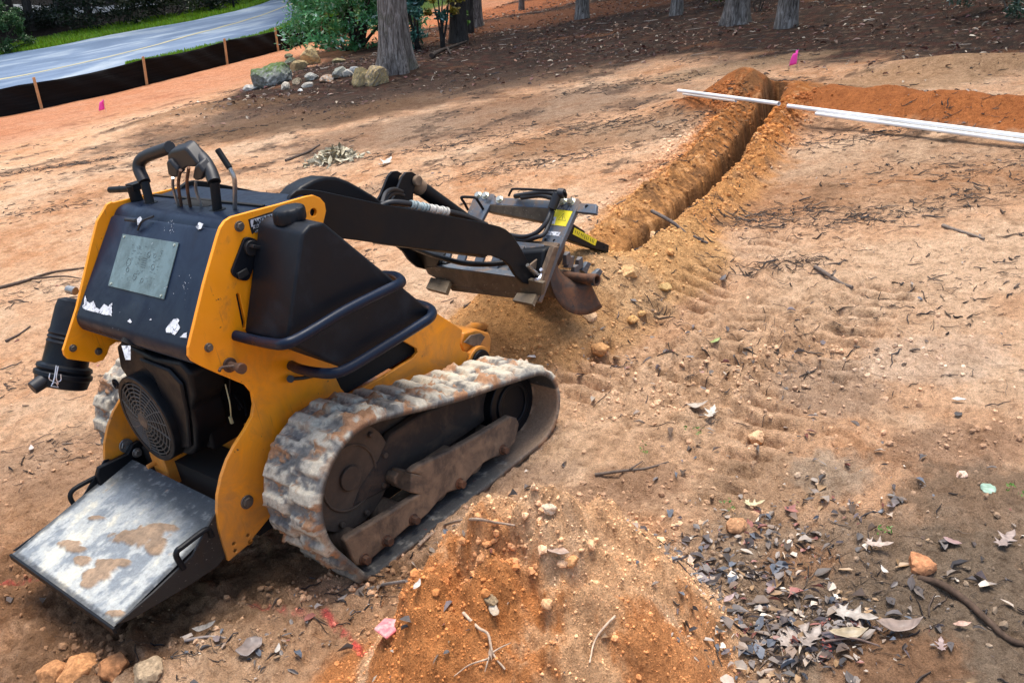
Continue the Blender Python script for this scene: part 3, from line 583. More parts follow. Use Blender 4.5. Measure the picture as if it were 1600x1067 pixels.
    for (top, bot, r, m_) in [((270, 278), (280, 325), .0042, M_steel), ((282, 266), (284, 325), .0045, M_rust), ((295, 262), (298, 326), .0045, M_rust), ((306, 284), (316, 325), .0042, M_steel)]:
        bo = Vector(P(*bot, 2, zt)); to = H(*top, bo.x - .01); mid = (bo + to) / 2 + Vector((0, .008, .01)); B().tube([bo, mid, to], r, 10, 5).build("control_lever", m_, root)
    bo = Vector(P(367, 329, 2, zt)); q = [bo] + [H(a_, b_, bo.x) for a_, b_ in [(367, 300), (366, 279), (359, 263), (340, 234)]]
    lv = B().tube(q[:4], .0058, 12, 6).build("throttle_lever", M_steel, root); B().tube(q[3:], .0078, 12, 0).build("lever_grip", M_arm, lv, .001)
    bo = Vector(P(215, 316, 2, zt)); b = B().cyl(bo, bo + Vector((0, 0, .05)), .017).box(bo + Vector((.01, 0, .045)), (.04, .04, .02)); b.cyl(bo + Vector((0, .0, .04)), H(172, 297, bo.x), .0095).build("side_lever", M_arm, root, .0015)
    B().tube([HF(240, 338, .004), HF(222, 346, .010), HF(215, 360, .003)], .003, 8).tube([HF(196, 343, .01), HF(212, 345, .006)], .005, 8, 0).build("pull_cord", M_rub, root)
    # warning sticker on the near plate
    S = lambda a_, b_, o_=.0012: Vector(P(a_, b_, 1, YP - o_))
    xd = S(440, 333) - S(390, 351); yd = Vector((0, 0, 1))
    st = B().slab([S(388, 343), (S(412, 335)), S(425, 331), S(438, 327), S(440, 352), S(420, 357), S(400, 362), S(394, 366), S(391, 356)], (0, .0008, 0)).build("warning_label", M_lblk, pl, 0, 0)
    B().slab([S(391, 344, .0016), S(436, 331, .0016), S(438, 340, .0016), S(393, 355, .0016)], (0, .0004, 0)).build("label_band", M_white, st, 0, 0)
    text("warning_text", "⚠ WARNING" if False else "WARNING", S(402, 351, .002), xd, yd, .0175, M_lblk, st)
    b = B(); o_ = S(395, 352.5, .0018); w_ = .016; X = xd.normalized(); b.slab([o_, o_ + X * w_, o_ + X * w_ / 2 + Vector((0, 0, w_ * .9))], (0, -.0004, 0)).build("warning_triangle", M_lblk, st, 0, 0)
    text("warning_text", "ALLOW UNIT TO COOL", S(396, 358.5, .002), xd, yd, .0088, M_white, st); text("warning_text", "BEFORE REFUELING", S(399, 364.5, .002), xd, yd, .0088, M_white, st)
    # ignition switch panel
    q0, q1 = S(392, 381), S(374, 428); b = B(); u_ = (q0 - q1).normalized(); w_ = Vector((u_.z, 0, -u_.x)); hw = .0275; poly = []
    for c_, s_ in ((q0, 1), (q1, -1)):
        for g in np.linspace(0, math.pi, 9): poly.append(c_ + w_ * hw * math.cos(g) * s_ + u_ * .014 * math.sin(g) * s_)
    pn = B().slab(poly, (0, -.008, 0)).build("switch_panel", M_plas, root, .0015); c_ = S(388, 387)
    B().cyl(c_, c_ + Vector((0, -.018, 0)), .019, 28).build("key_switch", M_rub, pn, .001); B().box(c_ + Vector((.006, -.026, .002)), (.030, .018, .008), Matrix.Rotation(.5, 3, 'Y')).build("key_knob", M_rub, pn, .001)
    c_ = S(376, 427); B().box(c_ + Vector((0, -.01, 0)), (.030, .006, .017), Matrix.Rotation(-.12, 3, 'Y')).build("hour_meter", M_lblk, pn, .001)
    # fuel tank
    yi, yo = -.312, -.50
    o_ = [(.137, .922), (.165, .934), (.205, .927), (.487, .580), (.475, .560), (.30, .545), (.156, .560), (.028, .684), (.024, .702)]; i_ = [(.150, .930), (.175, .938), (.235, .925), (.50, .585), (.49, .575), (.32, .56), (.16, .57), (.032, .675), (.030, .690)]
    tb = B(); nn = len(o_); tb.add([(x, yo, z) for x, z in o_] + [(x, yi, z) for x, z in i_], [tuple(range(nn)), tuple(reversed(range(nn, 2 * nn)))] + [(k_, k_ + nn, (k_ + 1) % nn + nn, (k_ + 1) % nn) for k_ in range(nn)])
    tk = tb.build("fuel_tank", M_plas, root, .014, 50, 4)
    ym = -.425; B().tube([(.1455, ym, .925), (.031, ym, .690)], .0016, 6, 0).tube([(.172, ym, .9375), (.215, ym, .922)], .0016, 6, 0).build("mould_seam", M_plas, tk)
    c_ = Vector(P(455, 352, 1, -.40)); up = Vector((.10, 0, 1)).normalized(); B().cyl(c_ - up * .02, c_ + up * .012, .026, 32).build("filler_neck", M_rub, tk)
    cap = B(); nn = 80; v_ = []
    for h_, s_ in ((.010, .96), (.016, 1), (.034, 1), (.041, .95), (.045, .80), (.0455, .3)):
        for k_ in range(nn):
            g = 2 * math.pi * k_ / nn; r_ = .0405 * s_ * (1 - (.055 * (max(0, math.cos(g * 8)) ** 2) if s_ > .9 else 0)); v_.append(c_ + up * h_ + Vector((math.cos(g) * r_, math.sin(g) * r_, 0)))
    f_ = [(j * nn + k_, j * nn + (k_ + 1) % nn, (j + 1) * nn + (k_ + 1) % nn, (j + 1) * nn + k_) for j in range(5) for k_ in range(nn)] + [tuple(range(5 * nn, 6 * nn)), tuple(reversed(range(nn)))]
    cap.add(v_, f_).build("fuel_cap", M_plas, tk, .001, 40)
    # guard rails around the tank
    def L(px, py, y): return P(px, py, 1, y)
    for (q, r_) in (([L(368, 524, -.30), L(395, 531, -.36), L(425, 537, -.47), L(446, 537, -.535), L(475, 524, -.545), L(540, 485, -.545), L(600, 455, -.545), L(619, 446, -.54), L(627, 440, -.50), L(618, 432, -.42), L(600, 430, -.31)], .0135),
                    ([L(455, 571, -.30), L(470, 577, -.38), L(495, 582, -.47), L(520, 583, -.53), L(545, 575, -.545), L(600, 542, -.545), L(655, 508, -.545), L(672, 496, -.54), L(675, 487, -.50), L(668, 480, -.42), L(650, 474, -.31)], .0135)):
        B().tube(q, r_, 16, 6).build("guard_rail", M_blk, root, 0, 60)
    B().tube([L(454, 592, -.31), L(475, 590, -.33), L(495, 586, -.33)], .005, 10).cyl(L(454, 592, -.30), L(454, 592, -.325), .010).build("fuel_hose", M_rub, root)
    # engine with blower housing
    eng = B().prism([(-.06, .34), (.30, .34), (.30, .60), (-.02, .60), (-.06, .55)], -.14, .16).build("engine", M_arm, root, .01)
    hx_ = -.100
    hs = [H(a_, b_, hx_) for a_, b_ in [(181, 541), (187, 535), (240, 560), (280, 566), (296, 585), (303, 620), (297, 640), (305, 665), (307, 700), (300, 711), (290, 711), (262, 700), (235, 660), (205, 600), (187, 575)]]
    B().slab(hs, (.10, 0, 0)).build("blower_housing", M_arm, eng, .010, 40, 3)
    hs2 = [H(a_, b_, hx_ - .012) for a_, b_ in [(214, 560), (262, 578), (282, 600), (292, 650), (296, 700), (272, 700), (262, 640), (240, 590)]]
    B().slab(hs2, (.012, 0, 0)).build("housing_rib", M_arm, eng, .006, 40, 3)
    fc = Vector((-.118, .036, .436)); rf = .112
    B().ring(fc + Vector((.03, 0, 0)), fc + Vector((-.016, 0, 0)), rf + .016, rf, 48).build("fan_shroud", M_arm, eng, .003)
    B().cyl(fc + Vector((.012, 0, 0)), fc + Vector((.006, 0, 0)), rf, 40).build("fan_recess", M_void, eng)
    g_ = B()
    for i in range(8):
        r_ = .024 + i * .0118; g_.tube([fc + Vector((-.012 - .010 * math.cos(r_ / rf * 1.5), r_ * math.cos(a_), r_ * math.sin(a_))) for a_ in np.linspace(0, 2 * math.pi, 41)[:-1]], .0021, 6, 0, True)
    for i in range(16):
        a_ = i * math.pi / 8 + .1; g_.tube([fc + Vector((-.012 - .010 * math.cos(r_ / rf * 1.5), r_ * math.cos(a_ + .25 * r_ / rf), r_ * math.sin(a_ + .25 * r_ / rf))) for r_ in (.02, .05, .08, rf)], .0019 if i % 4 else .003, 6, 0)
    g_.build("fan_grille", worn("grille_metal", (.055, .052, .048), (.12, .09, .06), .5, 20), eng); B().cyl(fc + Vector((0, 0, 0)), fc + Vector((-.026, 0, 0)), .022, 24).build("fan_hub", M_brn, eng, .002)
    q = fc + Vector((.01, .10, .10)); q = H(181, 600, -.10); B().tube([q + Vector((0, .012 * math.cos(a_), .012 * math.sin(a_))) for a_ in np.linspace(0, 2 * math.pi, 13)[:-1]], .0045, 8, 0, True).build("lifting_eye", M_arm, eng)
    b = B()
    for k_ in range(9):
        s_ = H(352 + rnd.uniform(-8, 20), 596 + rnd.uniform(-4, 4), .05 + rnd.uniform(-.03, .05)); e_ = H(365 + rnd.uniform(-18, 22), 650 + rnd.uniform(-20, 20), .03); mid = (s_ + e_) / 2 + Vector((rnd.uniform(-.02, .02), rnd.uniform(-.02, .02), 0)); b.tube([s_, mid, e_], rnd.uniform(.0016, .0035), 6)
    b.build("wiring", M_rub, eng); B().tube([H(352, 600, 0), H(359, 630, -.01), H(361, 650, -.01)], .0018, 6).box(H(361, 656, -.01), (.006, .008, .02)).build("loose_wire", mat("wire_yellow", (.5, .45, .25), .5), eng)
    # chassis
    ch = B(); ch.box((.05, 0, .305), (.012, .57, .13)); ch.box((.40, 0, .20), (.72, .575, .02)); ch.box((.62, 0, .36), (.012, .575, .20)); ch.prism([(.05, .30), (.30, .30), (.30, .36), (.05, .36)], -.28, .28)
    ch.build("chassis", M_or, root, .003); B().box((-.02, 0, .19), (.12, .55, .14)).build("chassis_shade_box", M_void, root)  # black box stands in for the shade between platform hinge and chassis
    b = B(); b.prism([(.25, .36), (.6, .36), (.6, .6), (.25, .6)], -.27, .27); b.build("inner_shade_block", M_void, root)  # added black block, stands in for the dark inside behind the plate window
    c0 = Vector((-.075, .115, .235)); tbk = B(); tbk.box(c0 + Vector((-.03, 0, 0)), (.01, .075, .10)); tbk.box(c0 + Vector((.03, 0, .048)), (.13, .075, .01)); tbk.box(c0 + Vector((.02, -.035, 0)), (.11, .008, .09)); tbk.build("tow_bracket", M_or, root, .003)
    B().cyl(c0 + Vector((-.06, .02, .02)), c0 + Vector((-.02, .02, .02)), .007).build("bracket_pin", M_or, root, .001); B().cyl(c0 + Vector((-.06, -.01, -.03)), c0 + Vector((-.02, -.01, -.03)), .007).build("bracket_pin", M_or, root, .001)
    # front cross member and drive-motor cover
    fr = B(); fr.tube([L(727, 520, -.24), L(736, 512, -.12), L(752, 510, 0), L(757, 512, .12), L(750, 515, .24)], .016, 12); fr.prism(XZ([(724, 520), (745, 514), (764, 520), (768, 530), (766, 552), (745, 548), (726, 552), (720, 538)], -.28), -.28, .28)
    fr.build("front_cross_member", M_or, root, .006); B().prism(XZ([(725, 535), (735, 524), (751, 521), (757, 526), (749, 539), (741, 541)], -.293), -.296, -.290).build("cross_member_opening", M_brn, root)
    mc = Vector(P(750, 565, 1, -.31)); B().ring(mc + Vector((0, .02, 0)), mc, .052, .040, 32).build("motor_flange", M_or, root, .002); B().cyl(mc + Vector((0, .02, 0)), mc + Vector((0, -.010, 0)), .041, 32).build("motor_cover", M_arm, root, .003)
    # air cleaner
    ya = .375; ax0, ax1 = Vector(P(122, 468, 1, ya)), Vector(P(95, 604, 1, ya)); d_ = (ax1 - ax0).normalized(); Ln = (ax1 - ax0).length
    prof = [(0, .035), (.03, .052), (.10, .055), (.12, .056), (.36, .058), (.40, .062), (.42, .058), (.45, .062), (.47, .058), (.50, .062), (.52, .060), (.74, .062), (.76, .074), (.79, .076), (.82, .071), (.84, .079), (.88, .079), (.90, .074), (.985, .070), (1, .064)]
    w1 = d_.cross(Vector((0, 1, 0))).normalized(); w2 = d_.cross(w1); v_ = []; nn = 40
    for t, r_ in prof:
        for k_ in range(nn): g = 2 * math.pi * k_ / nn; v_.append(ax0 + d_ * Ln * t + (w1 * math.cos(g) + w2 * math.sin(g)) * r_)
    f_ = [(j * nn + k_, j * nn + (k_ + 1) % nn, (j + 1) * nn + (k_ + 1) % nn, (j + 1) * nn + k_) for j in range(len(prof) - 1) for k_ in range(nn)] + [tuple(reversed(range(nn))), tuple(range((len(prof) - 1) * nn, len(prof) * nn))]
    ac = B().add(v_, f_).build("air_cleaner", M_plas, root, 0, 30); B().cyl(P(75, 590, 1, ya - .02), P(50, 607, 1, ya - .02), .021, 20, .019).build("dust_valve", M_rub, ac, .002)
    B().cyl(P(118, 455, 1, .33), P(106, 452, 1, .36), .012, 16).build("intake_fitting", M_steel, ac, .001)
    b = B(); cy = Vector((0, -.082, 0))
    def onac(px, py): return Vector(P(px, py, 1, ya - .080))
    b.tube([onac(88, 571), onac(85, 590), onac(82, 600)], .0017, 6).tube([onac(91, 572), onac(88, 590), onac(91, 600)], .0017, 6).tube([onac(80, 603), onac(91, 605), onac(88, 598), onac(83, 597)], .0017, 6, 0, True).tube([onac(78, 583), onac(77, 592), onac(84, 596)], .0015, 6).tube([onac(95, 585), onac(95, 594), onac(89, 597)], .0015, 6).build("wire_clip", mat("bright_wire", (.8, .76, .8), .3, .8), ac)
    # boom
    armp = [(450, 345), (450, 318), (454, 306), (463, 298), (475, 295.5), (500, 298), (600, 319.5), (666, 331), (752, 347), (781, 354), (790, 358), (800, 366), (812, 384), (824, 406), (834, 422), (838, 436), (832, 446), (818, 442), (806, 430), (798, 416), (788, 407), (770, 400), (717, 395), (639, 387), (560, 376), (521, 371), (480, 362)]
    ax_ = XZ(armp, -.27)
    for y_, lb in ((-.270, "near boom arm"), (.270, "far boom arm")): B().prism(ax_, y_, y_ + (.014 if y_ < 0 else -.014)).build("boom_arm", M_arm, root, .0025)
    b = B(); b.cyl((.36, -.28, .88), (.36, .28, .88), .03); b.cyl((.98, -.265, .56), (.98, .265, .56), .028); b.build("boom_cross_tube", M_arm, root)
    top = XZ([(437, 322), (446, 306), (460, 291), (480, 280), (498, 275), (515, 276), (535, 283), (555, 294), (575, 306), (600, 324)], 0.0)
    lo_ = [(x - .02, z - .055) for x, z in reversed(top)]
    B().prism(top + lo_, -.035, .045).build("hose_cover", M_arm, root, .016, 40, 3)
    # tilt cylinder
    c0, c1 = Vector(P(640, 282, 1, 0)), Vector(P(738, 352, 1, 0)); d_ = (c1 - c0).normalized()
    cyl = B().cyl(c0 + d_ * .03, c1, .026, 24).build("tilt_cylinder", M_arm, root, .003); B().cyl(c0 - d_ * .005, c0 + d_ * .06, .029, 24).cyl(c0 + Vector((0, .045, 0)), c0 + Vector((0, -.045, 0)), .018).build("cylinder_eye", M_brn, cyl, .003)
    for y_ in (-.032, .035):
        B().prism(XZ([(598, 318), (606, 306), (618, 276), (624, 269), (633, 268), (640, 272), (641, 280), (636, 300), (634, 330), (610, 340)], 0), y_, y_ + .010).build("cylinder_bracket", M_arm, root, .002)
    B().prism(XZ([(560, 330), (640, 316), (700, 345), (690, 380), (560, 360)], 0), -.08, .08).build("boom_web", M_arm, root, .006)
    # hoses along the arm
    hs_ = [L(596, 322, -.21), L(612, 316.5, -.225), L(640, 319, -.235), L(668, 325, -.24), L(700, 331, -.24), L(730, 339, -.24), L(760, 352, -.23)]
    b = B().tube(hs_, .0095, 12).tube([L(597, 318, -.18), L(603, 302, -.16), L(615, 296, -.12), L(628, 300, -.06)], .007, 10).tube([L(600, 322, -.16), L(606, 308, -.14), L(618, 302, -.10), L(630, 306, -.05)], .007, 10).build("hydraulic_hose", M_rub, root)
    for (a_, c_, m_) in ((hs_[2], hs_[3], M_grey), (hs_[3], hs_[4], M_white)):
        A_, C_ = np.array(a_), np.array(c_); w_ = B()
        for t in np.linspace(.08, .92, 9): w_.tube([A_ + (C_ - A_) * (t - .04), A_ + (C_ - A_) * (t + .04)], .0125 + .0022 * math.sin(t * 37), 12, 0)
        w_.build("hose_wrap", worn("wrap_tape", (.34, .42, .42) if m_ is M_grey else (.62, .6, .54), (.12, .12, .11), .6, 40), root, 0, 60)
    # mounting frame
    fx = 1.17
    def X(px, py, x=fx): return Vector(P(px, py, 0, x))
    B().slab([X(664, 419), X(677, 416), X(817, 435), X(848, 442), X(846, 462), X(830, 463), X(700, 446), X(668, 428)], (.02, 0, .0)).build("mounting_frame", M_beam, root, .003)
    b = B(); pz = .30
    for (q, m2) in (([X(677, 414.5), X(817, 433.5), X(817, 435), X(677, 416)], 0),): b.slab(q, (.11, 0, -.012))
    for y_ in (.19, .11, .02, -.06, -.15, -.22): b.box((1.245, y_, .395), (.012, .040, .15), Matrix.Rotation(.72, 3, 'Y'))
    b.box((1.20, 0, .345), (.012, .50, .035), Matrix.Rotation(.72, 3, 'Y')); b.box((1.30, 0, .445), (.012, .50, .035), Matrix.Rotation(.72, 3, 'Y')); b.build("quick_attach_plate", M_grey, root, .002)
    for y_ in (.17, -.22): B().box((1.21, y_, .375), (.035, .035, .03)).build("latch_block", M_arm, root, .008, 40, 3)
    B().slab([X(700, 446), X(835, 462), X(832, 470), X(706, 455)], (.09, 0, .02)).build("lower_beam", M_beam, root, .003)
    for q in ([X(800, 469, 1.10), X(808, 457, 1.16), X(838, 459, 1.16), X(831, 475, 1.10)], [X(665, 450, 1.10), X(673, 433, 1.16), X(703, 439, 1.16), X(696, 458, 1.10)]):
        B().slab(q, (.012, 0, -.016)).build("step_foot", M_beam, root, .002)
    B().tube([X(638, 384, 1.13), X(652, 390, 1.10), X(685, 401, 1.07), X(722, 411, 1.07), X(760, 413, 1.08), X(794, 410, 1.12)], .0095, 12).build("bow_rail", M_arm, root)
    B().slab([X(636, 384, 1.14), X(668, 392, 1.14), X(690, 400, 1.14), X(680, 422, 1.18), X(664, 422, 1.18)], (.03, 0, 0)).build("end_bracket", M_arm, root, .004)
    n2 = Vector((-.669, 0, .743)); p2_ = Vector((1.2, 0, .33))
    def S2(px, py, o_=0): return Vector(PN(px, py, p2_ + n2 * o_, n2))
    up_ = B().slab([S2(741, 305), S2(745, 301), S2(771, 303), S2(773, 306), S2(751, 348), S2(725, 346)], n2 * -.014).build("trencher_upright", M_grey, root, .002)
    [B().bolt(S2(a_, b_), n2, .0125, .010).build("bolt", M_zinc, up_, .001) for a_, b_ in ((747, 305.5), (758.5, 306), (780.5, 312))]
    up2 = B().slab([S2(868, 315), S2(873, 309), S2(903, 310), S2(906, 315), S2(876, 384), S2(868, 402), S2(842, 470), S2(828, 470), S2(850, 400), S2(845, 380), S2(858, 340)], n2 * -.02).build("trencher_upright", M_grey, root, .002)
    [B().bolt(S2(a_, b_), n2, .0125, .010).build("bolt", M_zinc, up2, .001) for a_, b_ in ((880, 314.5), (893, 315.5))]
    [B().cyl(S2(a_, b_, .0003), S2(a_, b_, .001), .0055, 16).build("bolt_hole", M_void, up2) for a_, b_ in ((852.5, 375), (866, 376))]
    ly = B().slab([S2(866, 327, .0006), S2(895, 330, .0006), S2(884, 354, .0006), S2(860, 351, .0006)], n2 * .0006).build("warning_label", M_yel, up2, 0, 0)
    b = B(); e1 = (S2(895, 330) - S2(866, 327)).normalized(); e2 = (S2(866, 327) - S2(860, 351)).normalized(); o_ = S2(861, 350, .0013)
    for (u_, v_2) in ((.010, .062), (.050, .062), (.028, .02)):
        t_ = [o_ + e1 * u_ + e2 * v_2, o_ + e1 * (u_ + .034) + e2 * v_2, o_ + e1 * (u_ + .017) + e2 * (v_2 + .027)]
        b.tube(t_, .0011, 4, 0, True); cc_ = (t_[0] + t_[1] + t_[2]) / 3; b.tube([cc_ - e2 * .006, cc_ + e2 * .009], .0012, 4, 0)
    b.build("warning_symbols", M_lblk, ly); B().slab([o_ + e1 * .0, o_ + e1 * .016, o_ + e1 * .016 + e2 * .030, o_ + e2 * .030], n2 * .0006).build("label_white", M_white, ly, 0, 0)
    B().slab([S2(853, 361, .0006), S2(876, 363, .0006), S2(873, 369, .0006), S2(851, 367, .0006)], n2 * .0006).build("serial_plate", M_white, up2, 0, 0)
    B().slab([S2(850, 379.5, .004), S2(876, 382, .004), S2(872, 389, .004), S2(820, 382, .004), S2(822, 378, .004)], n2 * .012).build("trencher_crosspiece", M_brn, root, .002)
    cbm = B().slab([S2(760, 307.5), S2(866, 313.5), S2(862, 326), S2(757, 319)], n2 * -.008); cbm.build("trencher_crossbar", M_grey, root, .002)
    q = [S2(757, 319), S2(862, 326)]; B().slab([q[0], q[1], q[1] + Vector((-.012, 0, -.055)), q[0] + Vector((-.01, 0, -.025))], (.05, 0, -.03)).build("crossbar_web", M_beam, root, .003)
    B().slab([S2(903, 317), S2(932, 319), S2(931, 334), S2(900, 331)], n2 * -.016).build("hitch_bar", M_grey, root, .002); B().cyl(S2(917, 323, .0003), S2(917, 323, .001), .007, 16).build("hitch_hole", M_void, root)
    # loops and hoses at the head
    def lift(px, py, h): return S2(px, py, h)
    B().tube([S2(731, 328), lift(726, 318, .03), lift(721, 310, .05), lift(724, 308, .05), lift(742, 309, .05), lift(746, 313, .04), lift(755, 327, .0)], .0055, 10, 4).build("hose_guide", M_arm, up_)
    B().tube([lift(795, 306, .03), lift(799, 298, .05), lift(805, 295.5, .06), lift(845, 297, .06), lift(878, 299, .05), lift(884, 303, .04), lift(884, 309, .01)], .0045, 10, 4).build("hose_guide", M_arm, up2)
    B().tube([lift(870, 304, .03), lift(850, 301, .035), lift(830, 303, .03), lift(805, 307, .015)], .010, 12).tube([lift(866, 311, .03), lift(845, 306, .03), lift(815, 309, .02)], .009, 12).build("trencher_hose", M_rub, root)
    fit = B().cyl(lift(872, 302, .045), lift(862, 327, .03), .018, 20, .016).cyl(lift(872, 302, .045), lift(882, 303, .04), .018, 20).build("hose_sleeve", M_rub, root, .002)
    B().tube([lift(862, 327, .025), lift(855, 345, .03), lift(845, 358, .03), lift(832, 367, .03), lift(815, 370, .03), lift(790, 366, .02)], .0085, 12).tube([lift(864, 330, .02), lift(858, 350, .02), lift(850, 366, .025), lift(838, 371, .03), lift(818, 376, .02), lift(798, 371, .02)], .0085, 12).build("trencher_hose", M_rub, root)
    # lower gusset, latch
    q = [P(864, 386, 1, -.27), P(822, 419, 1, -.27), P(838, 436, 1, -.27), P(846, 440, 1, -.27)]; B().slab(q, (0, .008, 0)).build("gusset", M_brn, root, .002)
    B().slab([X(858, 386, 1.26), X(866, 386, 1.26), X(850, 430, 1.2), X(836, 470, 1.16), X(828, 468, 1.16)], (.03, 0, -.01)).build("gusset_edge", M_brn, root, .002)
    B().slab([X(790, 395, 1.25), X(850, 390, 1.25), X(845, 440, 1.2), X(800, 445, 1.2)], (.05, 0, 0)).build("pivot_housing", M_arm, root, .01)
    q = [Vector(P(a_, b_, 1, -.30)) for a_, b_ in ((845, 421), (848, 424), (846, 430), (842, 436), (837, 437))]; B().tube(q, .0062, 8, 3).build("latch_handle", mat("bright_latch", (.7, .72, .78), .3, .6), root)
    b = B().tube([P(824, 414, 1, -.29), P(832, 422, 1, -.29), P(842, 430, 1, -.29)], .007, 8, 3); b.build("pivot_pin", M_steel, root)
    # trencher boom with chain
    tb_ = B(); y_ = -.12; q = [P(890, 346, 1, y_), P(914, 361, 1, y_), P(915, 368, 1, y_), P(952, 383, 1, y_), P(951, 395, 1, y_), P(913, 384, 1, y_), P(880, 372, 1, y_)]
    tb_.slab(q, (0, .05, 0)); tbo = tb_.build("trencher_boom", M_arm, root, .003)
    q = [Vector(P(a_, b_, 1, y_ - .002)) for a_, b_ in ((898, 356), (933, 375), (930, 384), (895, 366))]; yl_ = B().slab(q, (0, .001, 0)).build("warning_label", M_yel, tbo, 0, 0)
    b = B(); r6 = random.Random(3); e1 = (q[1] - q[0]); e2 = (q[3] - q[0])
    for i in range(11): o_ = q[0] + e1 * (.06 + i * .082) + e2 * .25 + Vector((0, -.001, 0)); b.tube([o_, o_ + e2 * r6.uniform(.3, .6) + e1 * r6.uniform(-.02, .04)], .0011, 4, 0)
    b.build("label_marks", M_lblk, yl_); B().cyl(P(944, 386, 1, y_ - .001), P(944, 386, 1, y_ - .003), .005, 12).build("boom_hole", M_void, tbo)
    # auger and digging chain
    ya_ = -.35; e_ = Vector(P(933, 438, 1, ya_)); s_ = e_ + Vector((0, .30, 0)); au = B().cyl(s_, e_ + Vector((0, .02, 0)), .019, 24).ring(e_ + Vector((0, .04, 0)), e_, .023, .016, 24).build("auger", M_rust, root, .001)
    v_ = []; f_ = []; NT = 54; NR = 6
    for i in range(NT + 1):
        t = i / NT; g = .1 + t * 4.95; yy = -.11 - .205 * t; ro = .138 * min(1, .5 + t * 3)
        for j in range(NR + 1):
            r_ = .018 + (ro - .018) * j / NR; v_.append((e_.x + r_ * math.cos(g) * 1.0, yy - .012 * (j / NR) ** 2, e_.z + r_ * math.sin(g)))
    f_ = [(i * (NR + 1) + j, i * (NR + 1) + j + 1, (i + 1) * (NR + 1) + j + 1, (i + 1) * (NR + 1) + j) for i in range(NT) for j in range(NR)]
    fl = B().add(v_, f_).build("auger_flight", M_rust, au, 0, 60); md = fl.modifiers.new("t", 'SOLIDIFY'); md.thickness = .006
    b = B().cyl((e_.x, e_.y + .022, e_.z), (e_.x, e_.y + .021, e_.z), .0155).cyl(Vector(P(926, 444, 1, ya_ - .012)), Vector(P(926, 444, 1, ya_ - .024)), .006, 12); b.build("auger_bore", M_void, au)
    b = B()
    for (px, py, a_) in ((888, 410, .3), (903, 412, -.1), (912, 418, .8), (896, 424, .1), (930, 428, 1.1), (884, 404, -.2)):
        o_ = Vector(P(px, py, 1, -.2)); Rm = Matrix.Rotation(a_, 3, 'Y'); b.add([o_ + Rm @ Vector(q_) for q_ in ((-.018, -.012, -.02), (.018, -.012, -.02), (.018, .012, -.02), (-.018, .012, -.02), (-.01, -.016, .022), (.012, -.02, .026), (.012, .004, .026), (-.01, .0, .022))], [(0, 1, 2, 3), (4, 5, 6, 7), (0, 1, 5, 4), (1, 2, 6, 5), (2, 3, 7, 6), (3, 0, 4, 7)])
    b.build("digging_tooth", M_grey, root, .002)
    c0 = Vector(P(890, 415, 1, -.17)); c1 = Vector(P(950, 405, 1, -.12)); b = B()
    for t in np.linspace(-.2, 1, 10): o_ = c0 + (c1 - c0) * t + Vector((0, 0, -.03 - .05 * t)); b.box(o_, (.035, .030, .018), Matrix.Rotation(.5, 3, 'Y'))
    b.build("digging_chain", M_brn, root, .003); B().cyl((e_.x - .05, -.20, e_.z - .02), (e_.x - .05, -.05, e_.z - .02), .05).build("drive_hub", M_brn, root, .004)
    # riding platform
    A0, A1 = Vector((-.503, .285, .146)), Vector((-.503, -.285, .146)); B0, B1 = Vector((-.115, .285, .236)), Vector((-.150, -.285, .270)); B1 = Vector((-.130, -.285, .243)); B0 = Vector((-.118, .285, .236))
    nu, nv = 150, 110; uu, vv = np.meshgrid(np.linspace(0, 1, nu), np.linspace(0, 1, nv), indexing='ij')
    a0_, a1_, b0_, b1_ = [np.array(q_) for q_ in (A0, A1, B0, B1)]
    V = (a0_ * (1 - vv[..., None]) + a1_ * vv[..., None]) * (1 - uu[..., None]) + (b0_ * (1 - vv[..., None]) + b1_ * vv[..., None]) * uu[..., None]
    X_, Y_ = V[..., 0], V[..., 1]; n1 = fbm(X_ * .6, Y_, 13, 5, 201, .65); n2_ = fbm(X_, Y_, 40, 4, 205, .6); n3_ = fbm(X_, Y_, 6, 3, 209)
    def pm(c_, k_, m_): return c_ + (np.array(k_) - c_) * np.clip(m_, 0, 1)[..., None]
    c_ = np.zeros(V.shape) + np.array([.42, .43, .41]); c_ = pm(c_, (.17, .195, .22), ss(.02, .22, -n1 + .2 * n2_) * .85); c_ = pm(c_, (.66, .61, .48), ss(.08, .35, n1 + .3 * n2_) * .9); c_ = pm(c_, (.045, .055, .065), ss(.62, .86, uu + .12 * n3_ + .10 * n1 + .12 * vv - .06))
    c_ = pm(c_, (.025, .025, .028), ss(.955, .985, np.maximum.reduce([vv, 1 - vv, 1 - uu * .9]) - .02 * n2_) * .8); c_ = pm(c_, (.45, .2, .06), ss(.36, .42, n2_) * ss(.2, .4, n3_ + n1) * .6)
    c_ = pm(c_, (.26, .27, .27), ss(.20, .30, n2_) * .35)
    pz_ = np.zeros(V.shape[:2]); base = Vector(A0)
    np_ = (B1 - A1).cross(A0 - A1).normalized(); np_ = np_ if np_.z > 0 else -np_
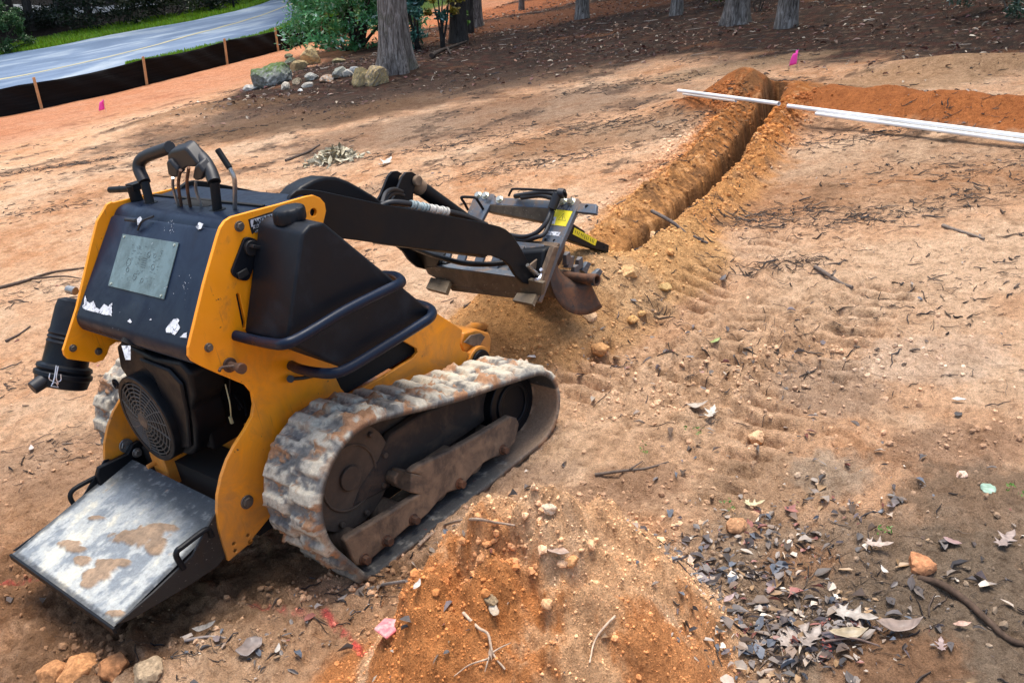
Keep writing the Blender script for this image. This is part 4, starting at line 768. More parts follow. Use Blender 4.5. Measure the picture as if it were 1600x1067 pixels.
    for blobs in ([(215, 838, 42, 15), (235, 832, 30, 15), (245, 850, 20, 14), (252, 826, 22, 8)], [(170, 885, 22, 13), (150, 898, 26, 12), (190, 880, 16, 8), (140, 912, 14, 8)], [(108, 850, 20, 9), (125, 858, 14, 6)], [(128, 876, 14, 8)], [(242, 862, 14, 6)], [(150, 808, 16, 4)], [(178, 958, 18, 6)]):
        m_ = np.zeros(pz_.shape)
        for (px, py, rx, ry) in blobs:
            q_ = PN(px, py, A1, np_); qx = PN(px + rx, py, A1, np_); qy = PN(px, py + ry, A1, np_)
            ex = np.array([qx[0] - q_[0], qx[1] - q_[1]]); ey_ = np.array([qy[0] - q_[0], qy[1] - q_[1]]); Mi = np.linalg.inv(np.stack([ex, ey_], 1)); dx = X_ - q_[0]; dy = Y_ - q_[1]
            rr = np.hypot(Mi[0, 0] * dx + Mi[0, 1] * dy, Mi[1, 0] * dx + Mi[1, 1] * dy) + .8 * fbm(X_, Y_, 16, 4, 220, .6); m_ = np.maximum(m_, 1 - ss(.78, 1.04, rr + .25 * n2_))
        c_ = c_ * (1 - m_[..., None] * .96) + m_[..., None] * .96 * np.array([.30, .195, .115]) * (1 + .5 * n2_[..., None] + .4 * n1[..., None]); pz_ = np.maximum(pz_, m_ * (.005 + .003 * n2_))
    c_ = c_ * .84 * (1 + .16 * n2_[..., None]); V[..., 2] += pz_ + .0006 * (np.cos(X_ * 2 * math.pi / .008) * np.cos(Y_ * 2 * math.pi / .008))
    ii = np.arange(nu * nv).reshape(nu, nv); f_ = np.stack([ii[:-1, :-1], ii[1:, :-1], ii[1:, 1:], ii[:-1, 1:]], -1).reshape(-1, 4)
    deck = npmesh("ride_platform", V.reshape(-1, 3), f_, colmat("platform_top", .6, .4, [(160, .2), (60, .15)], (260, .5, .002)), np.clip(c_, .01, 1).reshape(-1, 3), root)
    B().slab([A0 - Vector((0, 0, .003)), A1 - Vector((0, 0, .003)), B1 - Vector((0, 0, .003)), B0 - Vector((0, 0, .003))], (0, 0, -.010)).build("platform_plate", M_arm, deck, 0)
    sk = XZ([(181, 976), (240, 925), (300, 868), (335, 803), (343, 800), (354, 868), (340, 885), (300, 912), (240, 948), (205, 968)], -.291)
    B().prism(sk, -.291, -.284).build("platform_skirt", worn("skirt_black", (.012, .012, .012), (.03, .025, .02), .5, 8, spk=(.2, .18, .15), spkscale=170, spklo=.68), deck, .002)
    B().prism(sk, .284, .291).build("platform_skirt", M_arm, deck, .002); B().box((-.506, 0, .138), (.008, .582, .018)).build("platform_lip", M_arm, deck, .002)
    nh = [Vector(P(a_, b_, 1, -.292)) for a_, b_ in ((287, 888), (276, 870), (277, 860), (285, 854), (318, 829), (327, 829), (331, 838))]; B().tube(nh, .0078, 10, 3).build("platform_handle", M_arm, deck)
    nh = [Vector(P(a_, b_, 1, .292)) for a_, b_ in ((119, 793), (110, 778), (112, 768), (122, 760), (150, 745))]; B().tube(nh, .007, 10, 3).build("platform_handle", M_arm, deck)
    hp_ = XZ([(150, 742), (153, 730), (198, 708), (205, 694), (215, 688), (232, 690), (262, 700), (262, 724), (240, 722), (165, 758), (158, 765)], .27); B().prism(hp_, .262, .280).build("hinge_arm", M_arm, deck, .003)
    b = B().bolt(P(214, 707, 1, .262), (0, -1, 0), .011, .012); b.bolt(P(197, 696, 1, .282), (0, -1, 0), .016, .004).build("hinge_bolt", M_steel, deck, .001)
    # tracks ------------------------------------------------------
    circles = [(.128, .232, .200), (.055, .055, .055), (.70, .045, .045), (.775, .128, .128), ]
    # outer belt loop = convex hull of the wheels
    pp = []
    for cx_, cz_, r_ in circles:
        for g in np.linspace(0, 2 * math.pi, 181)[:-1]: pp.append((cx_ + r_ * math.cos(g), cz_ + r_ * math.sin(g)))
    pp = sorted(set((round(a_, 6), round(b_, 6)) for a_, b_ in pp))
    def half(ps):
        h = []
        for p_ in ps:
            while len(h) > 1 and (h[-1][0] - h[-2][0]) * (p_[1] - h[-2][1]) - (h[-1][1] - h[-2][1]) * (p_[0] - h[-2][0]) <= 0: h.pop()
            h.append(p_)
        return h
    hull = half(pp)[:-1] + half(pp[::-1])[:-1]; hull = np.array(hull + [hull[0]]); Ls = np.concatenate([[0], np.cumsum(np.linalg.norm(np.diff(hull, axis=0), axis=1))]); LT = Ls[-1]
    NS = 560; sv = np.linspace(0, LT, NS + 1)[:-1]; cxz = np.stack([np.interp(sv, Ls, hull[:, 0]), np.interp(sv, Ls, hull[:, 1])], -1)
    for _ in range(10): cxz = (np.roll(cxz, 1, 0) + 2 * cxz + np.roll(cxz, -1, 0)) / 4
    tg = np.roll(cxz, -1, 0) - np.roll(cxz, 1, 0); tg /= np.linalg.norm(tg, axis=1)[:, None]; nrm = np.stack([tg[:, 1], -tg[:, 0]], -1)
    sag = -.010 * np.exp(-((cxz[:, 0] - .45) / .2) ** 2) * (cxz[:, 1] > .15); cxz[:, 1] += sag
    W0, W1 = -.565, -.345; NW = 52; wv = np.linspace(0, 1, NW); Sg, Wg = np.meshgrid(sv, wv, indexing='ij'); pitch = LT / 32
    ph = Sg / pitch; wob = .06 * noise(Sg * 22, Wg * 5, 2)
    def lug(ph_, c_, w_): d_ = np.abs(((ph_ - c_ + .5) % 1) - .5); return 1 - ss(w_ * .70, w_ * 1.12, d_ + wob * .3)
    outer = lug(ph + .25 * np.abs(Wg - .25), .0, .27) * ss(.015, .05, Wg) * (1 - ss(.44, .50, Wg)); inner = lug(ph - .25 * np.abs(Wg - .75), .52, .27) * ss(.50, .56, Wg) * (1 - ss(.95, .985, Wg))
    mid = lug(ph, .25, .14) * (1 - ss(.06, .12, np.abs(Wg - .5))) * .6
    wear = .85 + .28 * fbm(Sg * 1.0, Wg * .22, 10, 3, 230)
    h_ = .016 * np.clip(np.maximum.reduce([outer, inner, mid]), 0, 1) * wear; nf = fbm(Sg, Wg * .22, 60, 4, 235, .6); h_ = h_ + .0022 * nf
    clump = ss(.20, .28, fbm(Sg, Wg * .22, 13, 5, 240, .6) + .10 * (h_ < .010)) ; h_ = h_ + clump * .007 * (1 + nf); h_ = h_ * ss(0, .03, Wg) * (1 - ss(.97, 1, Wg)) + .0005
    cxg = cxz[:, None, :] + nrm[:, None, :] * h_[..., None]; V = np.stack([cxg[..., 0], W0 + (W1 - W0) * Wg, cxg[..., 1]], -1)
    dry = fbm(Sg, Wg * .22, 11, 5, 245, .65); hi = h_ / .018; c_ = np.zeros(V.shape) + np.array([.17, .16, .145])
    c_ = pm(c_, (.43, .385, .305), ss(-.20, .12, dry + .45 * (hi - .35) + .25 * nf)); c_ = pm(c_, (.56, .485, .365), ss(.05, .4, dry + .4 * nf) * .75); c_ = pm(c_, (.085, .083, .080), ss(.14, .40, -dry + .5 * nf) * .85)
    bot = ss(.10, .20, .22 - V[..., 2]); c_ = pm(c_, (.13, .10, .075), bot * .65); c_ = pm(c_, (.33, .175, .09), clump); c_ = pm(c_, (.30, .16, .08), ss(.1, .3, fbm(Sg, Wg * .22, 28, 4, 250) - .2 * hi) * .5)
    # belt underside and edges
    th = .016; inn = cxz[:, None, :] - nrm[:, None, :] * th; V2 = np.stack([np.repeat(inn[..., 0], NW, 1), V[..., 1], np.repeat(inn[..., 1], NW, 1)], -1); gd = np.exp(-((Wg - .5) / .05) ** 4) * .012 * (np.cos(2 * math.pi * Sg / pitch) > 0)
    V2[..., 0] -= nrm[:, None, 0] * gd; V2[..., 2] -= nrm[:, None, 1] * gd
    c2 = np.zeros(V.shape) + np.array([.045, .045, .045]); c2 = pm(c2, (.20, .19, .165), ss(.1, .4, fbm(Sg, Wg * .22, 22, 5, 260, .7)) * .8); c2 = pm(c2, (.32, .21, .13), ss(.55, .8, V2[..., 0]) * (V2[..., 2] < .15) * .8)
    ii = np.arange(NS * NW).reshape(NS, NW); jj = np.roll(ii, -1, 0); f1 = np.stack([ii[:, :-1], ii[:, 1:], jj[:, 1:], jj[:, :-1]], -1).reshape(-1, 4); f2 = f1[:, ::-1] + NS * NW
    e1 = np.stack([ii[:, 0], jj[:, 0], jj[:, 0] + NS * NW, ii[:, 0] + NS * NW], -1); e2_ = np.stack([jj[:, -1], ii[:, -1], ii[:, -1] + NS * NW, jj[:, -1] + NS * NW], -1)
    VV = np.concatenate([V.reshape(-1, 3), V2.reshape(-1, 3)]); CC = np.concatenate([c_.reshape(-1, 3), c2.reshape(-1, 3)])
    M_belt = colmat("track_rubber", .72, .35, [(120, .22), (420, .22)], (180, .6, .003))
    belt = npmesh("rubber_track", VV, np.concatenate([f1, f2, e1, e2_]), M_belt, np.clip(CC, .01, 1), root, True); parts = [belt]
    t1 = Vector(P(150, 655, 1, .565))
    # wheels and roller frame
    b = B(); y0, y1 = -.435, -.41; b.cyl((.135, y0, .225), (.135, y1, .225), .150, 48); b.ring((.135, y0 - .005, .225), (.135, y0, .225), .095, .088, 48); b.cyl((.135, y0 - .010, .225), (.135, y0, .225), .035, 32)
    for i in range(9): g = i * 2 * math.pi / 9; b.cyl((.135 + .128 * math.cos(g), y0 - .012, .225 + .128 * math.sin(g)), (.135 + .128 * math.cos(g), y0, .225 + .128 * math.sin(g)), .009, 8)
    parts.append(b.build("drive_sprocket", worn("sprocket_mud", (.055, .038, .026), (.12, .082, .054), .85, 8, .4, .65, bmp=.6), root, .003))
    b = B().cyl((.775, -.47, .128), (.775, -.40, .128), .105, 40); b.ring((.775, -.476, .128), (.775, -.47, .128), .075, .06, 32); parts.append(b.build("idler_wheel", M_arm, root, .006))
    for x_ in (.07, .22, .38, .54, .69): parts.append(B().cyl((x_, -.50, .058), (x_, -.40, .058), .040, 28).build("road_roller", M_brn, root, .004))
    gpx = [(539, 845), (545, 838), (600, 806), (657, 771), (659, 752), (657, 742), (640, 738), (652, 728), (712, 700), (740, 684), (777, 662), (797, 650), (808, 653), (812, 662), (806, 690), (796, 703), (783, 712), (770, 716), (757, 723), (740, 740), (727, 755), (715, 765), (700, 770), (688, 780), (670, 802), (655, 815), (640, 822), (605, 853), (583, 872), (567, 884), (556, 884), (550, 874), (545, 860)]
    parts.append(B().prism(XZ(gpx, -.53), -.53, -.505).build("roller_guard", M_brn, root, .006, 40, 3))
    for (px, py) in ((569, 873), (604, 844), (646, 811), (718, 755), (786, 702)): parts.append(B().bolt(P(px, py, 1, -.531), (0, -1, 0), .0125, .018).build("guard_bolt", M_rust, root, .001))
    parts.append(B().prism([(.12, .14), (.30, .115), (.70, .115), (.78, .15), (.74, .215), (.42, .27), (.30, .27), (.24, .22), (.16, .18)], -.44, -.41).prism([(.10, .06), (.76, .05), (.84, .10), (.82, .19), (.75, .225), (.40, .27), (.18, .38), (.08, .39), (.0, .33), (-.03, .22), (.02, .10)], -.40, -.385).build("track_frame_with_dark_backing", M_dkbrn, root, .006))  # second prism is an added dark sheet standing in for shade behind the wheels
    parts.append(B().prism(XZ([(639, 738), (659, 742), (657, 772), (637, 768)], -.52), -.53, -.45).prism(XZ([(655, 738), (712, 700), (722, 706), (716, 730), (657, 771)], -.50), -.515, -.45).build("tensioner_box", M_brn, root, .004))
    parts.append(B().slab([P(671, 733, 1, -.516), P(711, 702, 1, -.516), P(712, 704, 1, -.516), P(672, 736, 1, -.516)], (0, .001, 0)).build("frame_slot", M_void, root))
    q = P(625, 748, 1, -.48); parts.append(B().cyl(q, (q[0], q[1] + .04, q[2]), .022, 8).build("frame_boss", M_brn, root, .004))
    for o_ in parts:                                                    # the track on the far side
        k_ = o_.copy(); C.objects.link(k_); k_.parent = root; k_.location = o_.location + Vector((0, .910, 0))
    return root
loader()
# ---------------------------------------------------------------- silt fence
def upright(px, py, dz=0): g = G(px, py, dz); return Vector(g)
UP = -GRAV
SIDE = Vector(AX[:, 0])
def fence():
    base = [G(*p) for p in ((-150, 208), (-60, 192), (62, 171), (226, 134), (352, 102), (432, 81), (500, 62), (560, 46))]
    root = thing("silt_fence", "black fabric silt fence running between the red soil and the road verge", "silt fence", Vector(base[2]))
    q = np.array(cr([base[0], base[1], base[2], base[3], base[4], base[5], base[6], base[7]], 24)); n = len(q); k = 12; V = np.zeros((n, k, 3))
    L = np.concatenate([[0], np.cumsum(np.linalg.norm(np.diff(q, axis=0), axis=1))])
    for j in range(k):
        t = j / (k - 1); V[:, j] = q + np.array(UP) * (.50 * t - .05) - np.array(UP) * (.035 * t * np.abs(np.sin(L * math.pi / 2.2 + .4)))[:, None]; V[:, j, 1] += .035 * np.sin(L * 3.1 + t * 2) * math.sin(t * 3) + .012 * np.sin(L * 11 + t * 9)
    ii = np.arange(n * k).reshape(n, k); f = np.stack([ii[:-1, :-1], ii[1:, :-1], ii[1:, 1:], ii[:-1, 1:]], -1).reshape(-1, 4)
    fb = npmesh("fence_fabric", V.reshape(-1, 3), f, M_fab, None, root); md = fb.modifiers.new("t", 'SOLIDIFY'); md.thickness = .004
    for i, (p, h) in enumerate(((base[2], .55), (base[3], .52), (base[4], .52), (base[5], .50), (base[1], .55), (base[6], .50))):
        p = Vector(p) + Vector((0, -.05, 0)); a_ = UP * (h + .03) - UP * .05; s_ = Vector((.045, 0, 0)); d_ = Vector((0, .025, 0)); lean = Vector((rnd.uniform(-.03, .03) - (.02 if i == 0 else 0), 0, 0))
        B().hull8([p - UP * .1, p + s_ - UP * .1, p + s_ + d_ - UP * .1, p + d_ - UP * .1], [p + a_ + lean, p + s_ + a_ + lean, p + s_ + d_ + a_ + lean, p + d_ + a_ + lean]).build("fence_stake", M_wood, root, .003)
fence()
# ---------------------------------------------------------------- pipes, flags, sticks
def pipe(a_, b_, r, label, grp="white plastic pipes laid across the trench"):
    A, Bv = Vector(a_), Vector(b_); o = B().ring(A, Bv, r, r * .85, 20).build("plastic_pipe", M_pvc, None, 0, 40); return tag(o, label, "pipe", grp)
za = .135
def Pz(px, py, z): return P(px, py, 2, z)
pipe(Pz(1060, 142, .13), Pz(1217, 162.5, .19), .014, "white plastic pipe with its free end left of the trench, resting on the reddish heap")
pipe(Pz(1068, 147, .10), Pz(1150, 158, .13), .011, "thin white plastic pipe tucked under the left end of the longer one")
e0 = Vector(Pz(1231, 166, .13)); e1 = Vector(Pz(1600, 213.5, .07)); pipe(e0, e0 + (e1 - e0) * 1.9, .0145, "thick white plastic pipe lying along the red spoil bank at right")
e0 = Vector(Pz(1275, 178.0, .10)); e1 = Vector(Pz(1600, 222.0, .05)); pipe(e0, e0 + (e1 - e0) * 1.9, .012, "thinner white plastic pipe half hidden beneath the thick one at right")
def flag(px, py, h, label, w=.10):
    g = Vector(G(px, py)); root = thing("marking_flag", label, "marking flag", g, "pink marking flags stuck in the soil")
    B().tube([g - UP * .03, g + UP * h * .6 + SIDE * .004, g + UP * h], .0022, 6, 3).build("flag_wire", M_steel, root)
    n = 8; v = []; f = []
    for i in range(n):
        for j in range(6):
            t, s = i / (n - 1), j / 5; v.append(g + UP * (h - .012 - s * .5 * w * 1.3 * 1.6 - t * .035) + SIDE * (t * w * (.45 + .35 * s)) * (-1 if px < 800 else -.7) + Vector((0, .02 * math.sin(t * 7 + s * 2), 0)))
    f = [(i * 6 + j, i * 6 + j + 1, (i + 1) * 6 + j + 1, (i + 1) * 6 + j) for i in range(n - 1) for j in range(5)]; o = B().add(v, f).build("flag_cloth", M_pink, root, 0, 60); md = o.modifiers.new("t", 'SOLIDIFY'); md.thickness = .001
flag(1245, 104, .16, "small pink marking flag on a wire at the edge of the woods beyond the pipes", .11)
flag(166, 176, .20, "small pink marking flag in the red soil in front of the silt fence", .13)
def stick(name, pts, r, label, cat, dz=.006, m_=None, col=(.16, .12, .09), group=None, taper=.5, branches=()):
    q = []
    for i, p in enumerate(pts): g = P(p[0], p[1], 2, p[3]) if len(p) > 3 else G(p[0], p[1]); q.append((g[0], g[1], g[2] + dz + (p[2] if len(p) == 3 else 0)))
    b = B().tube(q, lambda t: r * (1 - taper * t), 7, 6)
    for br in branches:
        qq = [(lambda g: (g[0], g[1], g[2] + dz + .01))(G(*p)) for p in br]; b.tube(qq, lambda t: r * .6 * (1 - .6 * t), 6, 5)
    o = b.build(name, M_twig, None, 0, 60); me = o.data; a_ = me.color_attributes.new("Col", 'FLOAT_COLOR', 'POINT'); n = len(me.vertices); cc = np.ones((n, 4), np.float32); cc[:, :3] = np.array(col) * (.8 + .4 * rs.rand(n, 1)); a_.data.foreach_set("color", cc.ravel())
    return tag(o, label, cat, group)
SG = "loose sticks and roots on the soil"
stick("stick", [(1019, 333, 0, .14), (1050, 350, 0, .135), (1078, 372, 0, .07), (1106, 383)], .010, "dark forked stick lying across the right bank of the trench", "stick", .01, None, (.11, .09, .08), SG, .4, [[(1084, 375), (1092, 379), (1100, 379)]])
stick("stick", [(1473, 355), (1490, 361), (1510, 367), (1538, 376)], .009, "grey stick alone on the bare tan soil at the right edge", "stick", .008, None, (.20, .16, .13), SG)
stick("stick", [(1274, 420), (1295, 433), (1315, 446), (1332, 452)], .010, "short thick dark stick on tan soil right of the tread marks", "stick", .008, None, (.14, .11, .09), SG, .3, [[(1300, 437), (1306, 430)]])
stick("root", [(1436, 906, .0), (1470, 920, .01), (1510, 945, .006), (1540, 975, .01), (1575, 1000, 0), (1615, 1012)], .0095, "long dark root curving through the grey mud at lower right", "root", .004, None, (.075, .048, .033), SG, .3)
stick("stick", [(655, 858), (672, 842), (700, 830, .012), (740, 826, .012), (775, 827, .006), (806, 828)], .0055, "long thin curved twig beside the near track, touching the front heap", "stick", .012, None, (.30, .22, .16), SG, .6)
stick("stick", [(725, 962), (748, 985), (765, 1002, .01), (772, 1030, .008), (790, 1050)], .0035, "pale branching root on the orange front heap, left of its crest", "stick", .008, None, (.46, .34, .24), SG, .4, [[(772, 1030), (785, 1022), (800, 1015)], [(770, 1025), (764, 1045), (760, 1060)], [(765, 1040), (735, 1050), (712, 1067)]])
stick("stick", [(962, 967), (948, 985, .006), (930, 1005), (922, 1040)], .0028, "thin pale root hanging down the right side of the front heap", "stick", .008, None, (.50, .37, .26), SG, .4)
stick("stick", [(575, 925), (600, 920, .006), (636, 912)], .006, "grey stick lying just behind the lower end of the near track", "stick", .008, None, (.20, .17, .15), SG, .4)
stick("stick", [(290, 1003), (330, 1000, .006), (378, 1002)], .0045, "straight grey twig lying below the riding platform", "stick", .006, None, (.30, .25, .22), SG, .4)
stick("stick", [(930, 745), (970, 742, .006), (1010, 735), (1045, 725)], .0055, "dark bent twig on the damp soil above the front heap", "stick", .008, None, (.12, .09, .07), SG, .5, [[(985, 741), (1005, 728)]])
stick("stick", [(1290, 1012), (1330, 1010, .006), (1372, 1018)], .0035, "thin dark twig among the big pale leaves at the bottom", "stick", .018, None, (.16, .11, .09), SG, .4)
stick("stick", [(0, 452), (40, 442, .004), (80, 428), (135, 420)], .012, "long dark branch at the left edge behind the air cleaner", "stick", .008, None, (.09, .065, .05), SG, .6, [[(50, 440), (100, 436), (130, 440)]])
stick("stick", [(10, 535), (30, 525), (48, 512)], .007, "short dark stick at the left edge beside the air cleaner", "stick", .008, None, (.08, .06, .05), SG, .4)
stick("stick", [(447, 253), (480, 240), (500, 228)], .014, "dark branch on tan soil left of the pale leaf clump", "stick", .01, None, (.10, .075, .06), SG, .5)
stick("stick", [(675, 93), (690, 85), (715, 76), (730, 70)], .035, "fallen dark branch leaning by the foot of the dark tree", "branch", .05, None, (.06, .045, .035), SG, .5, [[(700, 82), (706, 92)]])
# ---------------------------------------------------------------- rocks
def rock(px, py, size, label, col, col2=None, seed=0, sub=4, sink=.3, moss=0, grp=None, name="rock", cat="rock", rot=0, flat=0, m_=None, ground_dz=0):
    r_ = np.random.RandomState(seed + 50); v, f = ico(sub); v = v.copy()
    for k in range(9):                                        # planar facets
        n = r_.randn(3); n /= np.linalg.norm(n); d = r_.uniform(.55, .85); s = v @ n; v = v - np.outer(np.clip(s - d, 0, None), n) * .92
    q = v * 2.2 + seed * 7.1; nz = noise(q[:, 0] + q[:, 2] * .7, q[:, 1] - q[:, 2] * .6, seed); nz2 = noise(q[:, 0] * 3.3 - q[:, 2] * 2, q[:, 1] * 3.1 + q[:, 2] * 2.3, seed + 3); nz3 = noise(q[:, 0] * 9 - q[:, 2] * 7, q[:, 1] * 9 + q[:, 2] * 6, seed + 5)
    v = v * (1 + .10 * nz + .05 * nz2 + .02 * nz3)[:, None]; cc = np.zeros((len(v), 3)) + np.array(col)
    if col2 is not None: w = ss(-.1, .35, nz2 + .5 * nz3)[:, None]; cc = cc * (1 - w) + np.array(col2) * w
    if moss: w = (ss(.25, .7, v[:, 2] + .5 * nz2 + .3 * nz3) * moss)[:, None]; cc = cc * (1 - w) + np.array((.075, .125, .018)) * w
    cc *= (1 + .25 * nz3)[:, None]; v = v * np.array(size) / 2 * (SS if grp == RG else 1); c_, s_ = math.cos(rot), math.sin(rot); v = np.stack([v[:, 0] * c_ - v[:, 1] * s_, v[:, 0] * s_ + v[:, 1] * c_, v[:, 2]], -1)
    g = np.array(G(px, py)); z = g[2] + size[2] * (SS if grp == RG else 1) * (.5 - sink - (.08 if grp == RG else 0)); o = npmesh(name, v, f, m_ or M_rock, np.clip(cc, .005, 1), None, True, 34); o.location = (g[0], g[1], z); return tag(o, label, cat, grp)
GS = (.34, .34, .30); YS = (.50, .36, .16); WS = (.47, .42, .35)
SS = .74
RG = "stones heaped beside the big tree"
rock(427, 133, (.66, .78, .66), "large grey-green mossy boulder standing left of the stone heap", (.21, .22, .19), (.32, .33, .31), 1, 5, .22, .95, RG, "boulder", "boulder", .7)
rock(488, 100, (.50, .62, .48), "big yellow sandstone on top of the heap behind the mossy boulder", YS, (.36, .27, .15), 2, 5, .1, .0, RG, "boulder", "boulder", .4)
rock(468, 110, (.34, .42, .30), "narrow yellow stone leaning on the big sandstone", (.44, .31, .15), (.3, .22, .12), 3, 4, .2, .1, RG, rot=1.0)
rock(566, 133, (.24, .36, .42), "upright yellow stone, left one of the pair at the tree foot", YS, (.33, .25, .14), 4, 4, .2, .15, RG, rot=.5)
rock(589, 131, (.42, .50, .42), "larger yellow stone, right one of the pair at the tree foot", (.52, .37, .17), (.30, .24, .17), 9, 5, .2, 0, RG, rot=.2)
rock(392, 141, (.50, .20, .14), "pale flat slab lying left of the mossy boulder", (.60, .56, .50), (.4, .36, .3), 6, 4, .2, 0, RG, rot=1.5)
rock(447, 139, (.20, .22, .20), "small pale stone at the right foot of the mossy boulder", (.55, .48, .38), None, 7, 3, .3, 0, RG)
rock(452, 92, (.36, .24, .16), "dark flat stone on top behind the mossy boulder", (.16, .15, .11), (.3, .26, .18), 8, 4, .1, .6, RG, rot=.9)
rock(455, 104, (.30, .30, .30), "dark green stone between the boulder and the sandstone", (.09, .11, .08), (.2, .2, .17), 10, 4, .2, .4, RG)
rock(466, 130, (.34, .22, .15), "brown flat stone right of the mossy boulder", (.19, .14, .09), (.33, .28, .2), 11, 4, .3, .1, RG, rot=.5)
rock(488, 124, (.32, .28, .20), "grey angular stone in the middle of the heap", GS, WS, 12, 4, .3, 0, RG, rot=.3)
rock(482, 135, (.30, .24, .12), "white flat stone in front of the grey angular one", WS, None, 13, 3, .3, 0, RG, rot=1.1)
rock(512, 126, (.40, .28, .16), "white and rust stained stone in the middle of the heap", WS, (.5, .26, .13), 14, 4, .3, 0, RG, rot=.6)
rock(530, 120, (.34, .32, .27), "rounded grey stone right of the rust stained one", (.30, .29, .25), (.42, .4, .34), 15, 4, .25, .2, RG)
rock(545, 118, (.22, .26, .22), "white stone between the grey stones near the yellow pair", (.50, .46, .39), None, 16, 3, .3, 0, RG)
rock(554, 114, (.22, .22, .18), "small grey stone behind the upright yellow one", (.36, .36, .34), None, 17, 3, .3, 0, RG)
rock(520, 80, (.40, .36, .40), "pale stone under the edge of the bush", (.55, .44, .30), (.4, .3, .2), 18, 4, .2, 0, RG)
rock(528, 98, (.38, .30, .16), "tan flat stone between sandstone and bush", (.40, .30, .16), (.2, .17, .1), 19, 4, .3, .2, RG)
rock(470, 143, (.12, .10, .08), "little white stone on the dark soil under the heap", (.7, .68, .62), None, 20, 3, .3, 0, RG)
CG = "clods and stones in the foreground"
for i, (px, py, s, lb, c_) in enumerate([(88, 1062, .085, "cracked orange clod, leftmost along the bottom edge", (.37, .175, .075)), (125, 1058, .105, "big rough orange clod along the bottom edge", (.40, .19, .08)), (182, 1050, .10, "tall orange clod between its neighbour clod and the tan stone", (.33, .15, .065)), (232, 1056, .085, "flat tan-grey stone right of the orange clods", (.30, .22, .14)),
        (1148, 826, .06, "round brown clod above the right end of the front heap", (.38, .20, .10)), (858, 797, .035, "pale round pebble behind the front heap", (.62, .46, .32)), (1018, 370, .055, "pale rounded stone stuck in the left trench bank", (.66, .43, .24)), (1038, 452, .055, "yellow stone at the foot of the right spoil bank", (.50, .33, .14)), (985, 430, .085, "big crumbly clod on the spoil crest right of the auger", (.58, .36, .17)),
        (990, 502, .045, "ochre stone, left one of two by the spoil foot", (.52, .30, .12)), (1003, 492, .035, "small ochre stone, right one of two by the spoil foot", (.50, .29, .12)), (922, 498, .055, "pale smooth stone on the heap just under the auger flight", (.50, .33, .20)), (1046, 396, .05, "orange clod on the outer slope of the right spoil bank", (.50, .26, .10)), (940, 548, .07, "orange clod at the foot of the heap under the auger", (.46, .24, .10)),
        (1182, 688, .055, "tan stone beside the dug up mud in the tread marks", (.58, .36, .20)), (893, 878, .032, "round clod on the crest of the front heap", (.55, .28, .12)), (768, 940, .03, "grey-brown pebble on the left flank of the front heap", (.27, .19, .11)), (1503, 745, .03, "pale round pebble in the dark mud at right", (.66, .45, .34)), (856, 945, .026, "light clod in the middle of the front heap", (.60, .34, .17)), (1438, 888, .07, "rust coloured clod where the dark root begins", (.42, .19, .09)), (350, 374 - 6, .0, "", None)]):
    if c_: rock(px, py, (s, s * 1.1, s * .8), lb, c_, tuple(min(1, q * 1.25) for q in c_), 30 + i, 4, .32, 0, CG, "clod" if "clod" in lb else "stone", "clod" if "clod" in lb else "stone", i, m_=M_clod)
# ---------------------------------------------------------------- trees
_crown = {}
def crown_mesh(seed, n=1500, R=2.6, H=3.6, size=.16, cols=((.035, .07, .015), (.07, .12, .025))):
    key = (seed, n, R)
    if key in _crown: return _crown[key]
    r_ = np.random.RandomState(seed); cl = r_.randn(34, 3) * np.array([R * .42, R * .42, H * .30]); w = r_.randint(0, 34, n); p = cl[w] + r_.randn(n, 3) * np.array([.42, .42, .28]) * R / 2.6
    bv = np.array([(-.5, 0, 0), (0, -.32, .06), (.5, 0, 0), (0, .32, .06)]); bf = np.array([[0, 1, 2, 3]]); a_, b_ = np.array(cols[0]), np.array(cols[1]); k = np.clip(.5 + .3 * r_.randn(n, 1) + .25 * (r_.rand(34)[w][:, None] - .5), 0, 1)
    o = scatter("crown", bv, bf, p, size * (1 + r_.rand(n)) * R / 2.6 * 1.6, rotm(n, r_), a_ + (b_ - a_) * k, M_grn); me = o.data; bpy.data.objects.remove(o); _crown[key] = me; return me
def trunk_mesh(r0, h, seed, flare=1.5, seg=28, rings=60):
    r_ = np.random.RandomState(seed); lx, ly = r_.uniform(-.015, .015, 2); v = []; f = []
    for i in range(rings):
        t = (i / (rings - 1)) ** 1.8; z = t * h - .25; fl = 1 + (flare - 1) * math.exp(-max(z, 0) / (r0 * 1.6)); r = r0 * fl * (1 - .55 * t)
        for k in range(seg):
            g = 2 * math.pi * k / seg; but = 1 + .22 * math.exp(-max(z, 0) / (r0 * 1.3)) * math.cos(g * 5 + seed) * (flare > 1.3) + .035 * math.sin(g * 3 + z * .8 + seed) + .02 * math.sin(g * 7 + z * 2)
            v.append((lx * z + r * but * math.cos(g), ly * z + r * but * math.sin(g), z))
    f = [(i * seg + k, i * seg + (k + 1) % seg, (i + 1) * seg + (k + 1) % seg, (i + 1) * seg + k) for i in range(rings - 1) for k in range(seg)]
    b = B().add(v, f)
    for k in range(7):
        z = h * r_.uniform(.45, .95); g = r_.rand() * 6.28; l_ = r_.uniform(.9, 2.2) ; s_ = Vector((lx * z, ly * z, z)); d = Vector((math.cos(g), math.sin(g), .5)); b.tube([s_, s_ + d * l_ * .5, s_ + d * l_ + Vector((0, 0, l_ * .3))], lambda t: r0 * .3 * (1 - .7 * t), 7, 3)
    return b
VERT = []
